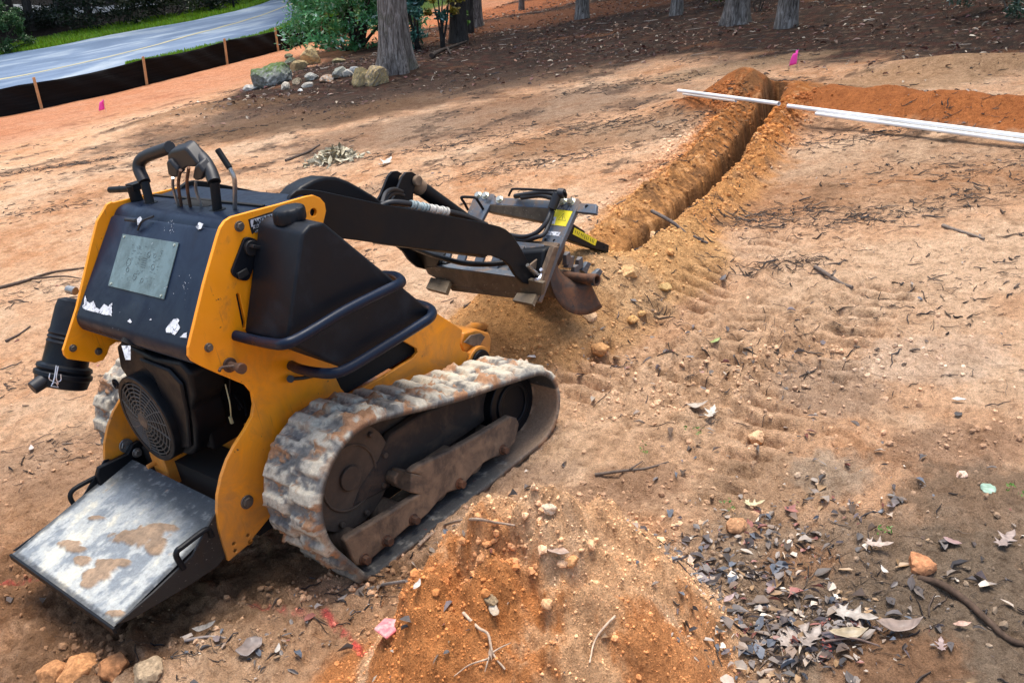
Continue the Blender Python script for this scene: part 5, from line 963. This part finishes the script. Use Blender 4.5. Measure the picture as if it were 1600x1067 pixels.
def tree(px, py, wpx, label, m_, seed, h=9, flare=1.5, group="trees at the edge of the woods", name="tree", crown=(1500, 2.6), pos=None, shade=1):
    g = Vector(G(px, py)) if pos is None else Vector(pos); dist = (g - Vector(CAM)).dot(Vector(AX[:, 2])); r0 = wpx * dist / FOC / 2
    root = thing(name, label, "tree", g, group); VERT.append(root)
    o = trunk_mesh(r0, h, seed, flare).build("trunk", m_, None, 0, 60); o.parent = root
    for k, (dx, dy, dz) in enumerate([(0, 0, h * .92)]):
        c_ = bpy.data.objects.new("crown", crown_mesh(seed % 4, *crown)); C.objects.link(c_); c_.parent = root; c_.location = (dx, dy, dz); c_.rotation_euler = (0, 0, seed); c_.scale = (.7, .7, .8)
    return root
tree(619, 112, 46, "big straight grey-barked tree standing right beside the yellow stones", M_bark, 3, 12, 1.35, crown=(500, 2.6))
for i, (px, py, w, lb, fl) in enumerate([(716, 66, 26, "dark tree trunk behind the yellowish sapling", 1.3), (734, 52, 13, "thin reddish-brown trunk close against the dark trunk by the sapling", 1.1), (744, 42, 20, "grey trunk right behind the reddish-brown one, before the orange soil", 1.3), (815, 16, 9, "very thin far trunk alone on the orange soil patch", 1.2),
        (910, 30, 20, "grey trunk rising from leaf litter, left of the middle of the woods", 1.3), (1057, 24, 18, "slender grey trunk between the thin left ones and the broad pair", 1.3), (1150, 38, 34, "broad flared grey trunk, left one of the broad pair above the trench", 1.35), (1228, 43, 31, "rough light-grey trunk, right one of the broad pair above the trench", 1.25)]):
    tree(px, py, w, lb, M_bark2 if i in (0, 1) else M_bark, 10 + i, 12, fl, crown=(500, 2.6))
GT = "trees across the road"
for i, (px, py, w, lb) in enumerate([(8, 28, 30, "dark leaning trunk in the top left corner across the road"), (52, 48, 14, "thin dark trunk in front of the pale path across the road"), (96, 42, 10, "thinnest dark trunk beside the pale path across the road"), (108, 36, 22, "stout dark trunk where the pale path ends across the road"), (143, 44, 12, "slim dark trunk right of the stout one across the road")]):
    tree(px, py, w, lb, M_bark2, 30 + i, 7 + i % 2, 1.2, GT, crown=(1500, 2.6))
# woods out of the frame that shade it: their own trees, each standing on the ground
far = [(1.2, 30), (4, 34), (8, 32), (12, 35), (17, 31), (21, 36), (26, 30), (6, 39), (14, 40), (23, 41), (-3, 33), (30, 37), (18, 20), (22, 15), (19, 10), (23, 6), (18, 3), (22, -1), (17, -4), (26, 11), (15.5, .2), (14, -6.5), (11.5, -3.2), (27, 2), (15.8, 6.6), (29, 20), (20, 25)]
FT = [(16, 29), (20.5, 27), (8, 27.5), (4.5, 26.5)]
for i, (x, y) in enumerate(far + FT):
    far_ = y > 25; z = hz1(x, y)
    tree(0, 0, 0, "dark trunk standing in the shaded woods beyond the road" if far_ else "trunk standing deep in the woods behind the clearing", M_bark2, 50 + i, 6 + i % 4, 1.2, "dark woods beyond the road" if far_ else "trunks deep in the woods", pos=(x, y, z), crown=(1500, 2.6)) if False else None
    g = Vector((x, y, z)); lab = "dark trunk in the shaded woods across the road, above the frame's top left corner" if far_ else "trunk deep in the woods behind the clearing, mostly above the picture"
    root = thing("tree", lab, "tree", g, "dark woods across the road" if far_ else "trunks deep in the woods"); VERT.append(root)
    h = 5.5 + (i * 7 % 5) * .8; o = trunk_mesh(.13 + .03 * (i % 4), h, 60 + i, 1.25, 14, 24).build("trunk", M_bark2, None, 0, 60); o.parent = root
    c_ = bpy.data.objects.new("crown", crown_mesh(i % 4, 1500, 2.6)); C.objects.link(c_); c_.parent = root; c_.location = (0, 0, h * .85); c_.scale = (1.25, 1.25, 1.2); c_.rotation_euler = (0, 0, i * 1.3)
# ---------------------------------------------------------------- bushes
def bush(px, py, R, H, n, label, cols, size, seed, name="bush", stems=7, cat="bush", hole=0, shape=None, lift=.0, grp=None):
    r_ = np.random.RandomState(seed); g = Vector(G(px, py)); root = thing(name, label, cat, g, grp); VERT.append(root)
    nc = max(14, n // 130); th = r_.rand(nc) * 6.283; rad = np.sqrt(r_.rand(nc)); zz = lift + (1 - lift) * r_.rand(nc) ** .8; cl = np.stack([R[0] * rad * np.cos(th) * np.sqrt(1 - (zz - .45).clip(0) ** 2 * 2.2), R[1] * rad * np.sin(th), H * zz], -1)
    w = r_.randint(0, nc, n); p = cl[w] + r_.randn(n, 3) * np.array([.16, .16, .12]) * max(R) * .55; p[:, 2] = np.abs(p[:, 2]) + .03
    bv = np.array([(-.5, 0, 0), (-.15, -.2, .05), (.3, -.15, .03), (.55, 0, -.05), (.3, .15, .03), (-.15, .2, .05)]); bf = np.array([[0, 1, 2, 3], [0, 3, 4, 5]]); a_, b_ = np.array(cols[0]), np.array(cols[1]); k = np.clip(.45 + .28 * r_.randn(n, 1) + .5 * (r_.rand(nc)[w][:, None] - .5), 0, 1); cc = a_ + (b_ - a_) * k
    if len(cols) > 2: s_ = r_.rand(n) < .10; cc[s_] = cols[2]
    o = scatter("foliage", bv, bf, p, size * (.7 + .6 * r_.rand(n)), rotm(n, r_), cc, M_grn); o.parent = root
    b = B()
    for k_ in range(stems):
        q = cl[r_.randint(0, nc)]; b.tube([(r_.uniform(-.1, .1) * R[0], r_.uniform(-.1, .1) * R[1], -.08), tuple(q * .5 + r_.randn(3) * .03), tuple(q)], lambda t: .022 * (1 - .75 * t) * (max(.5, H) if H > .3 else H * .8), 6, 4)
    o = b.build("stems", M_bark2, None, 0, 60); o.parent = root; return root
bush(556, 76, (1.15, 1.25), 1.75, 15000, "large glossy green bush growing around the foot of the big tree", ((.05, .20, .06), (.16, .46, .20), (.5, .68, .58)), .085, 1, stems=16)
bush(652, 78, (.50, .60), 1.5, 4200, "blue-green part shaded bush right behind the big trunk", ((.02, .09, .065), (.09, .25, .20), (.32, .50, .48)), .085, 2, stems=9)
bush(520, 58, (.8, .7), .9, 4500, "light green outer bush beside the end of the silt fence", ((.04, .12, .02), (.11, .25, .05), (.25, .38, .12)), .075, 3, stems=8)
bush(692, 74, (.40, .40), 1.15, 900, "thin yellowish sapling in front of the dark trunk", ((.26, .24, .03), (.55, .36, .06), (.16, .34, .05)), .085, 4, "sapling", 5, "sapling", lift=.3)
bush(718, 62, (.22, .22), .8, 420, "small bright green shoot growing against the dark trunk", ((.08, .20, .03), (.18, .34, .05)), .08, 5, "shoot", 4, "sapling", lift=.3)
bush(2, 84, (.75, .7), 1.15, 6000, "dense round green bush at the left edge across the road", ((.020, .055, .018), (.07, .16, .05), (.12, .26, .08)), .075, 6, stems=10)
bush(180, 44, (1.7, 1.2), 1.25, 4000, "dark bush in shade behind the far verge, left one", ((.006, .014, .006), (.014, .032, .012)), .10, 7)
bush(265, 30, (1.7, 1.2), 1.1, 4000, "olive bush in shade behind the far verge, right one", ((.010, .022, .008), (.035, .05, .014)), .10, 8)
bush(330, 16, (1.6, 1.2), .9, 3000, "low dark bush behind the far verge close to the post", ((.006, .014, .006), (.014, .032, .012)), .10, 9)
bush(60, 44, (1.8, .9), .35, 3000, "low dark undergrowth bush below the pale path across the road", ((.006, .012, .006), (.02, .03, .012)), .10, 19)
bush(1583, 22, (.7, .7), .6, 3000, "grey-green flecked shrub in the top right corner", ((.015, .04, .02), (.06, .10, .06), (.35, .42, .38)), .05, 10)
bush(1135, 8, (.7, .5), .3, 500, "low green seedlings behind the broad pair of trunks", ((.03, .07, .01), (.09, .15, .02)), .06, 11, stems=4)
bush(1185, 18, (.16, .16), .45, 160, "bright yellow-green seedling between the broad pair of trunks", ((.12, .17, .02), (.2, .26, .03)), .06, 12, "seedling", 3, "seedling")
for i, (px, py, s) in enumerate([(1083, 688, .03), (1136, 806, .022), (1580, 786, .03), (1380, 848, .025), (12, 178, .28), (1010, 30 + 690, .03)]):
    lb = ["tiny green seedling on damp soil left of the pale leaves", "tiny green seedling above the right side of the front heap", "spread green seedling in dark mud at the right edge", "yellow-green seedling in the leaf litter at right", "green weed tuft at the left end of the silt fence", "green grass sprig on the soil above the front heap"][i]
    bush(px, py, (s, s), s * .8, 18 if s < .1 else 700, lb, ((.06, .17, .02), (.12, .28, .04)), .010 if s < .1 else .06, 20 + i, "seedling", 2, "seedling")
g = Vector(G(366, 17)); tag(B().cyl(g - UP * .2, g + UP * 1.2, .035, 12).box(g + UP * 1.22, (.12, .3, .16)).build("mailbox_post", M_arm, None, .004), "thin black roadside post on the far verge", "post")
# ---------------------------------------------------------------- verge grass
def grass(name, far_px, near_px, n, seed, hgt):
    fa = np.array(cr([G(*p) for p in far_px], 12)); ne = np.array(cr([G(*p) for p in near_px], 12)); r_ = np.random.RandomState(seed); t = r_.rand(n) * (len(fa) - 1.001); i = t.astype(int); fr = (t - i)[:, None]; m_ = min(len(fa), len(ne)) - 1; i = np.minimum(i, m_ - 1)
    a_ = fa[i] * (1 - fr) + fa[i + 1] * fr; b_ = ne[i] * (1 - fr) + ne[i + 1] * fr; w = r_.rand(n, 1); p = a_ * w + b_ * (1 - w); p[:, 2] = hz(p[:, 0], p[:, 1], False)
    bv = np.array([(-.16, 0, 0), (.16, 0, 0), (.10, .18, .6), (-.10, .18, .6), (0, .45, 1)]); bf = np.array([[0, 1, 2, 3], [3, 2, 4, 4]])
    bf = np.array([[0, 1, 2, 3]]); bv = np.array([(-.12, 0, 0), (.12, 0, 0), (.03, .35, 1), (-.03, .35, 1)])
    k = r_.rand(n, 1); a2 = r_.rand(n) * 6.28; c_, s_ = np.cos(a2), np.sin(a2); Z = np.zeros(n); O = np.ones(n); Rz = np.stack([np.stack([c_, -s_, Z], -1), np.stack([s_, c_, Z], -1), np.stack([Z, Z, O], -1)], -2)
    o = scatter(name, bv, bf, p, hgt * (.6 + .8 * r_.rand(n)), Rz, np.array([.13, .30, .015]) * (.6 + .8 * k) + np.array([.10, .05, 0]) * r_.rand(n, 1), M_grn); return tag(o, "bright green mown grass beside the road", "grass", None, "stuff")
FFg = [(-120, 104), (0, 78), (100, 57), (200, 38), (300, 20), (400, -2), (440, -22)]
grass("verge_grass", FFg, RF[:7], 26000, 1, .10)
grass("near_verge_grass", [(200, 104), (240, 96), (330, 75), (410, 56), (470, 30), (530, 0)], [(200, 112), (240, 108), (330, 92), (410, 74), (470, 52), (540, 20)], 22000, 2, .09)['label'] = "strip of green grass between the silt fence and the road"
pp_, _ = strip("path", [(-60, 8), (20, 10), (90, 14), (150, 14), (250, 4)], [(-60, 22), (20, 24), (90, 27), (150, 24), (250, 10)], mat("pale_path", (.42, .44, .46), .8), .06, 40, 4); tag(pp_, kind="structure")
# ---------------------------------------------------------------- leaf litter, twigs, clods
LEAF = np.array([(-.5, 0, .0), (-.22, -.13, .05), (.12, -.17, .07), (.40, -.08, .03), (.52, 0, -.02), (.40, .08, .04), (.12, .17, .08), (-.22, .13, .06), (-.2, 0, .0), (.12, 0, .01), (.36, 0, .0)])
LF = np.array([[0, 1, 8, 8], [1, 2, 9, 8], [2, 3, 10, 9], [3, 4, 10, 10], [4, 5, 10, 10], [5, 6, 9, 10], [6, 7, 8, 9], [7, 0, 8, 8]])
LF3 = np.array([[0, 1, 8], [1, 2, 9], [1, 9, 8], [2, 3, 10], [2, 10, 9], [3, 4, 10], [4, 5, 10], [5, 6, 9], [5, 9, 10], [6, 7, 8], [6, 8, 9], [7, 0, 8]])
PAL = np.array([(.09, .075, .07), (.17, .145, .13), (.26, .215, .18), (.07, .055, .05), (.07, .06, .055), (.24, .09, .07), (.15, .12, .12), (.30, .19, .10), (.11, .12, .14), (.14, .11, .09), (.20, .14, .10), (.12, .08, .055), (.55, .47, .38), (.42, .34, .27)])
def onground(x, y, dz): return np.stack([x, y, hz(x, y) + dz], -1)
def leaves(name, x, y, s, label, pal, dz=.006, cat="leaf litter"):
    n = len(x); r_ = rs; c_ = pal[r_.randint(0, len(pal), n)] * (.7 + .6 * r_.rand(n, 1)); sc_ = np.stack([s, s * r_.uniform(.35, 2.0, n), s * r_.uniform(.5, 4.5, n)], -1)
    o = scatter(name, LEAF, LF3, onground(x, y, dz), sc_, rotm(n, rs, True), c_, M_leaf, .75); return tag(o, label, cat, None, "stuff")
def gauss(n, px, py, sx, sy=None, rot=None):
    g = G(px, py); a_ = rs.randn(n) * sx; b_ = rs.randn(n) * (sy or sx); return g[0] + .673 * a_ + .74 * b_, g[1] - .74 * a_ + .673 * b_
X_, Y_ = [], []
for (n, px, py, sx, sy) in [(230, 1160, 920, .10, .07), (330, 1260, 985, .10, .06), (130, 1200, 1040, .10, .04), (170, 1150, 850, .14, .06), (90, 1250, 820, .15, .10), (60, 1380, 1000, .14, .08), (60, 1500, 900, .2, .12), (60, 1190, 700, .18, .10), (50, 1320, 780, .15, .08), (60, 1050, 600, .3, .15), (60, 980, 560, .2, .1), (26, 560, 935, .10, .03), (26, 350, 1010, .14, .03), (30, 450, 1020, .1, .03), (30, 1240, 560, .4, .2), (20, 660, 850, .1, .05), (22, 850, 870, .2, .1), (14, 120, 950, .2, .1), (12, 700, 990, .1, .1)]:
    x, y = gauss(n, px, py, sx, sy); X_.append(x); Y_.append(y)
x = np.concatenate(X_); y = np.concatenate(Y_); leaves("leaf_litter", x, y, .008 + .034 * rs.rand(len(x)) ** 2.2, "small grey and brown dead leaves strewn on the soil", PAL)
n = 900; x = rs.uniform(.4, 5.5, n); y = rs.uniform(-2.6, 3.2, n); k = fbm(x, y, 1.3, 3, 300) > .02; leaves("scattered_leaf_bits", x[k], y[k], .012 + .02 * rs.rand(k.sum()), "leaf fragments scattered thinly over the tan soil", PAL)
n = 26000; x = rs.uniform(4.6, 22, n); y = rs.uniform(-6, 14, n); bx = np.interp(y, [-12, -1, 1.5, 3, 5, 6.5, 8, 9.3, 10.2, 12, 14, 40], [6.9, 6.9, 7.2, 7.9, 6.6, 5.3, 5.2, 5.9, 7.8, 13, 30, 60]); k = (x > bx + rs.randn(n) * .5) & (fbm(x, y, .8, 3, 310) + .3 * rs.rand(n) > -.02)
leaves("forest_leaf_litter", x[k], y[k], .03 + .05 * rs.rand(k.sum()) ** 2, "brown leaf litter covering the forest floor", np.array([(.12, .05, .035), (.20, .09, .05), (.30, .18, .11), (.08, .05, .04), (.42, .34, .25), (.16, .06, .05), (.1, .06, .04)]), .012)
def twigs(name, x, y, L, r, label, pal, lift=.004, ang=None):
    n = len(x); k = 5; t = np.linspace(-.5, .5, k); a_ = rs.rand(n) * math.pi if ang is None else ang + rs.randn(n) * .85; cur = rs.randn(n) * .22; cur2 = rs.randn(n) * .10
    u = t[None] * L[:, None]; w = (cur[:, None] * (t[None] ** 2 - .1) + cur2[:, None] * np.sin(t[None] * 9) * .3) * L[:, None]; px = x[:, None] + np.cos(a_)[:, None] * u - np.sin(a_)[:, None] * w; py = y[:, None] + np.sin(a_)[:, None] * u + np.cos(a_)[:, None] * w
    pz = hz(px, py) + lift + rs.rand(n, k) * r[:, None] * 1.5; c_ = np.stack([px, py, pz], -1); rr = r[:, None] * (1 - .5 * np.abs(t[None] + .1) * 1.4); V = np.zeros((n, k, 3, 3)); sx = -np.sin(a_); sy = np.cos(a_)
    for j, (o1, o2) in enumerate(((1, -.6), (-1, -.6), (0, 1))): V[:, :, j, 0] = c_[..., 0] + sx[:, None] * rr * o1; V[:, :, j, 1] = c_[..., 1] + sy[:, None] * rr * o1; V[:, :, j, 2] = c_[..., 2] + rr * o2
    base = (np.arange(n) * k * 3)[:, None, None, None]; i = np.arange(k - 1)[None, :, None, None] * 3; j = np.arange(3)[None, None, :, None]; f = np.concatenate([base + i + j, base + i + (j + 1) % 3, base + i + 3 + (j + 1) % 3, base + i + 3 + j], -1).reshape(-1, 4)
    cc = np.repeat((np.array(pal)[rs.randint(0, len(pal), n)] * (.7 + .6 * rs.rand(n, 1)))[:, None], k * 3, 1).reshape(-1, 3); return tag(npmesh(name, V.reshape(-1, 3), f, M_twig, cc), label, "twigs", None, "stuff")
TP = [(.05, .037, .03), (.035, .028, .026), (.09, .065, .05), (.16, .12, .09), (.05, .045, .045)]
X_, Y_ = [], []
for (n, px, py, sx, sy) in [(190, 1190, 342, .16, .035), (120, 1340, 342, .30, .06), (150, 1210, 415, .2, .05), (160, 1420, 330, .4, .08), (80, 1470, 260, .4, .15), (90, 1560, 270, .3, .12), (200, 850, 255, .5, .07), (140, 640, 238, .6, .05), (200, 960, 195, .5, .1), (80, 1000, 130, .5, .12), (220, 130, 255, .5, .04), (60, 60, 330, .4, .1), (80, 80, 450, .3, .12), (60, 40, 600, .2, .1), (60, 90, 700, .15, .1), (180, 1330, 220, .5, .1), (60, 1060, 190, .3, .08), (50, 1500, 420, .4, .2), (60, 1150, 560, .3, .1), (70, 1240, 600, .3, .1), (60, 1280, 880, .2, .1), (90, 1250, 960, .12, .06), (60, 1480, 960, .2, .1), (50, 1000, 500, .1, .08), (40, 560, 930, .1, .03), (60, 820, 200, .4, .08), (70, 330, 210, .6, .06), (40, 700, 260, .2, .03), (60, 1400, 480, .5, .1), (40, 330, 1020, .15, .03)]:
    x, y = gauss(n, px, py, sx, sy); X_.append(x); Y_.append(y)
x = np.concatenate(X_ + X_); y = np.concatenate(Y_ + Y_); x = x + .06 * rs.randn(len(x)); y = y + .06 * rs.randn(len(x)); dd = np.hypot(x - CAM[0], y - CAM[1]); twigs("scattered_twigs", x, y, (.018 + .085 * rs.rand(len(x)) ** 3) * (.6 + dd * .10), (.0006 + .0026 * rs.rand(len(x)) ** 4) * (.7 + dd * .12), "small dark twigs and bark bits lying in streaks on the soil", TP, .003, -.9)
n = 9000; x = rs.uniform(1.5, 9, n); y = rs.uniform(-3, 10, n); k = fbm(x * .5, y, 2.2, 5, 120, .62) > .05; x, y = x[k], y[k]; twigs("bark_fragments", x, y, .02 + .07 * rs.rand(len(x)) ** 3, .0015 + .004 * rs.rand(len(x)) ** 2, "bark fragments spread over the clearing", TP, .003, -.9)
n = 2200; x = rs.uniform(5, 20, n); y = rs.uniform(-6, 13, n); k = x > np.interp(y, [-12, -1, 1.5, 3, 5, 6.5, 8, 9.3, 10.2, 12, 14, 40], [6.9, 6.9, 7.2, 7.9, 6.6, 5.3, 5.2, 5.9, 7.8, 13, 30, 60]); twigs("forest_twigs", x[k], y[k], .06 + .22 * rs.rand(k.sum()) ** 2, .002 + .005 * rs.rand(k.sum()) ** 2, "fallen twigs on the forest floor", TP + [(.4, .34, .28)], .015)
def clods(name, x, y, s, cols, label, jit=.35, sub=1):
    n = len(x); bv, bf = ico(sub); c_ = soil_col(x, y) * np.array(cols) * (.8 + .45 * rs.rand(n, 1)); o = scatter(name, bv, bf, onground(x, y, 0) + np.array([0, 0, 1]) * (s * .25)[:, None], np.stack([s, s * rs.uniform(.7, 1.1, n), s * rs.uniform(.55, .95, n)], -1), rotm(n, rs), np.clip(c_, .01, 1), M_clod, jit); return tag(o, label, "soil crumbs", None, "stuff")
def disc(n, cx, cy, rx, ry, pw=.5):
    a_ = rs.rand(n) * 6.283; r_ = rs.rand(n) ** pw; return cx + rx * r_ * np.cos(a_), cy + ry * r_ * np.sin(a_)
x, y = disc(14000, .06, -1.13, .52, .49); clods("heap_crumbs", x, y, .0012 + .0036 * rs.rand(len(x)) ** 9 + .006 * (rs.rand(len(x)) > .9975), (1.12, 1.12, 1.12), "loose soil crumbs covering the front heap")
a_ = rs.rand(1000) * 6.283; r_ = 1 + .07 * rs.randn(1000); x, y = .08 + .50 * r_ * np.cos(a_), -1.12 + .47 * r_ * np.sin(a_); clods("heap_edge_clods", x, y, .0015 + .007 * rs.rand(1000) ** 5, (1, 1, 1), "rounded clods rolled to the foot of the front heap")
n = 6500; t = rs.rand(n) * 3.9; d = rs.choice([-.22, .27], n) + rs.randn(n) * .12; ang = .19 + .06 * (t > 1.5); x = 1.9 + t * np.cos(ang); y = 0 + t * .235 + d; clods("spoil_crumbs", x, y, (.0025 + .009 * rs.rand(n) ** 5) * (.8 + .4 * t), (1.05, 1.05, 1.05), "crumbs of orange spoil along the trench")
x, y = disc(3000, 1.62, .03, .60, .46); clods("trencher_heap_crumbs", x, y, .002 + .006 * rs.rand(3000) ** 6, (1.1, 1.1, 1.1), "crumbs on the heap under the trencher")
X_, Y_ = [], []
for (n, px, py, sx, sy) in [(900, 1150, 560, .30, .12), (700, 1240, 620, .25, .12), (500, 1000, 640, .15, .1), (600, 90, 900, .22, .16), (500, 200, 1010, .2, .08), (500, 640, 900, .14, .04), (400, 900, 780, .2, .04), (350, 1480, 690, .2, .06), (350, 870, 545, .12, .04), (400, 1100, 800, .2, .1), (300, 460, 930, .1, .04), (300, 1300, 560, .3, .1), (300, 1500, 850, .3, .2), (400, 750, 860, .12, .04), (300, 80, 720, .2, .1), (250, 1010, 440, .15, .1)]:
    x, y = gauss(n, px, py, sx, sy); X_.append(x); Y_.append(y)
x = np.concatenate(X_)[::2]; y = np.concatenate(Y_)[::2]; clods("mud_crumbs", x, y, .002 + .010 * rs.rand(len(x)) ** 4, (1, 1, 1), "broken mud crumbs around the loader and in the tread marks", .5)
n = 3500; x = rs.uniform(-.6, 6, n); y = rs.uniform(-2.6, 5, n); clods("pebbles", x, y, .0018 + .006 * rs.rand(n) ** 4, (1.2, 1.25, 1.3), "tiny pebbles scattered over the yard", .4)
# individual leaves -------------------------------------------------
OAK = [(0, 0), (.10, .02), (.16, .10), (.12, .20), (.25, .16), (.34, .26), (.30, .10), (.45, .10), (.58, .30), (.62, .10), (.80, .13), (1.0, 0)]
def leaf(px, py, s, rot, col, label, kind="oval", curl=.12, grp="single leaves lying on the soil", dz=.012):
    g = G(px, py); top = OAK if kind == "oak" else [(0, 0), (.15, .12), (.4, .2), (.65, .18), (.85, .09), (1, 0)] if kind == "oval" else [(0, 0), (.05, .3), (.35, .42), (.75, .38), (1, .2), (1, 0)]
    out = [(x, y) for x, y in top] + [(x, -y * .9) for x, y in top[-2:0:-1]]; c_, s_ = math.cos(rot), math.sin(rot); ctr = [(x, 0) for x in (.2, .4, .6, .8)]
    bm = bmesh.new(); vs_ = [bm.verts.new((x - .5, y, 0)) for x, y in out]; f_ = bm.faces.new(vs_); bmesh.ops.triangulate(bm, faces=[f_]); bmesh.ops.subdivide_edges(bm, edges=bm.edges, cuts=2, use_grid_fill=True)
    for v_ in bm.verts:
        x, y, _ = v_.co; z = curl * 1.4 * (x * x * 1.4 + y * y * 3) + .05 * math.sin(x * 9 + px) * y * 3 + .03 * math.sin(x * 5 + py); v_.co = ((x * c_ - y * s_) * s, (x * s_ + y * c_) * s, z * s)
    me = bpy.data.meshes.new("leaf"); bm.to_mesh(me); bm.free(); n = len(me.vertices); a_ = me.color_attributes.new("Col", 'FLOAT_COLOR', 'POINT'); cc = np.ones((n, 4), np.float32); cc[:, :3] = np.array(col) * .62 * (.75 + .5 * rs.rand(n, 1)); a_.data.foreach_set("color", cc.ravel())
    me.materials.append(M_leaf); me.polygons.foreach_set("use_smooth", [True] * len(me.polygons)); o = bpy.data.objects.new("leaf", me); C.objects.link(o); o.location = (g[0], g[1], hz1(g[0], g[1]) + dz); md = o.modifiers.new("t", 'SOLIDIFY'); md.thickness = .0008
    return tag(o, label, "leaf", grp)
leaf(1544, 768, .045, .4, (.40, .58, .44), "pale mint green leaf piece on dark mud at the right", "chip", .05)
leaf(1498, 630, .042, -1.2, (.80, .78, .72), "narrow white leaf alone on tan soil at the right")
leaf(1241, 1000, .10, -.3, (.42, .34, .28), "big pale lobed oak leaf, left one among the bottom leaf litter", "oak", .2)
leaf(1268, 1008, .085, -.1, (.38, .31, .26), "crumpled pale oak leaf right of the left one", "oak", .3)
leaf(1335, 975, .10, -1.4, (.50, .43, .36), "upturned pale oak leaf reaching right in the bottom leaf litter", "oak", .25)
leaf(1326, 1003, .085, -.9, (.48, .38, .24), "long curled tan leaf below the upturned oak leaf", "oval", .25)
leaf(1292, 1016, .045, .8, (.30, .065, .05), "dark red rounded leaf amid the pale ones", "oval", .1)
leaf(1405, 990, .10, -.9, (.36, .27, .22), "large brown leaf arched over bare orange soil", "oval", .55, dz=.016)
leaf(1488, 853, .045, -1.7, (.42, .26, .24), "slim pinkish leaf on grey mud at right")
leaf(1572, 850, .085, -.2, (.42, .32, .27), "pale lobed leaf at the right edge in the mud", "oak", .2)
leaf(1382, 897, .03, .9, (.72, .66, .58), "tiny white curled leaf left of the rust clod", "oval", .4)
leaf(1372, 862, .07, -1.2, (.55, .43, .35), "twisted tan leaf above the tiny white one", "oak", .4)
leaf(1112, 655, .080, .2, (.74, .66, .54), "bright crumpled leaf in the tread marks", "oak", .35)
leaf(1090, 640, .07, -.9, (.58, .48, .38), "folded tan leaf left of the bright crumpled one", "oval", .4)
leaf(1178, 790, .06, -1.0, (.72, .62, .36), "forked yellowish leaf on the damp soil", "oak", .3)
leaf(1140, 945, .04, -.2, (.50, .36, .34), "pinkish leaf at the right foot of the front heap", "oval", .2)
leaf(1503, 982, .04, -.9, (.62, .38, .28), "small peach coloured leaf in the grey mud", "oval", .3)
leaf(1470, 1020, .045, .3, (.46, .33, .30), "brown two-part leaf near the bottom right", "oak", .3)
leaf(395, 1022, .065, .2, (.30, .24, .21), "flat grey-brown leaf scrap under the riding platform", "chip", .1)
leaf(437, 1022, .035, .7, (.66, .60, .52), "small whitish leaf right of the grey-brown scrap", "oval", .2)
leaf(325, 993, .06, -.6, (.34, .31, .28), "grey crumpled leaf by the straight twig under the platform", "oval", .5)
leaf(604, 258, .20, .3, (.78, .74, .64), "bleached white leaf beyond the boom bracket", "oak", .3)
leaf(872, 868, .06, -1.5, (.60, .42, .32), "slim tan leaf lying in the front heap", "oval", .3)
leaf(775, 968, .05, 1.0, (.55, .44, .32), "pale leaf stuck on edge in the left flank of the front heap", "oval", .5)
leaf(655, 926, .035, .4, (.70, .64, .56), "white curled leaf between the near track and the front heap", "oval", .4)
leaf(1130, 440, .06, 0, (.12, .10, .10), "dark leaf on tan soil right of the yellow stone", "oval", .3)
leaf(1118, 540, .05, -.4, (.38, .46, .14), "olive green leaf in the upper tread marks", "oval", .2)
leaf(50, 702, .05, 1.2, (.72, .60, .52), "pale pink leaf on the soil at the left edge", "oval", .2)
g = G(608, 991); v = [(-.024, -.022, 0), (.012, -.026, .002), (.028, -.004, .003), (.018, .026, .001), (-.018, .024, 0)]
o = B().slab([Vector(G(608, 991)) + Vector(q) + Vector((0, 0, .014)) for q in v], (0, 0, .007)).build("painted_chip", worn("pink_painted_stone", (.80, .16, .19), (.72, .42, .38), .7, 30, .48, .66), None, .003); tag(o, "flat stone chip sprayed pink at the left foot of the front heap", "stone chip")
# pale clump of dry leaves on the bare soil
root = thing("leaf_clump", "clump of dry pale leaves on bare soil beyond the hose cover", "leaf clump", Vector(G(526, 254)))
n = 220; x, y = gauss(n, 526, 250, .11, .08); o = scatter("leaf", LEAF, LF3, onground(x, y, .0) + np.stack([x * 0, x * 0, .11 * rs.rand(n) * np.exp(-((x - x.mean()) ** 2 + (y - y.mean()) ** 2) / .03)], -1), .05 + .06 * rs.rand(n), rotm(n, rs), np.array([.48, .42, .28]) * (.35 + .9 * rs.rand(n, 1)), M_leaf, .3); o['kind'] = "stuff"; put(o, root)
# ---------------------------------------------------------------- level the survey frame to true vertical
bpy.context.view_layer.update()
vert = set(o.name for o in VERT)
for o in list(C.objects):
    if o.parent is None and o.type in {'MESH', 'EMPTY'}:
        M4 = Matrix.Translation(o.location) @ (TI if o.name in vert else Matrix.Identity(4))
        if o.type == 'MESH': M4 = o.matrix_basis.copy()
        o.matrix_world = T @ M4
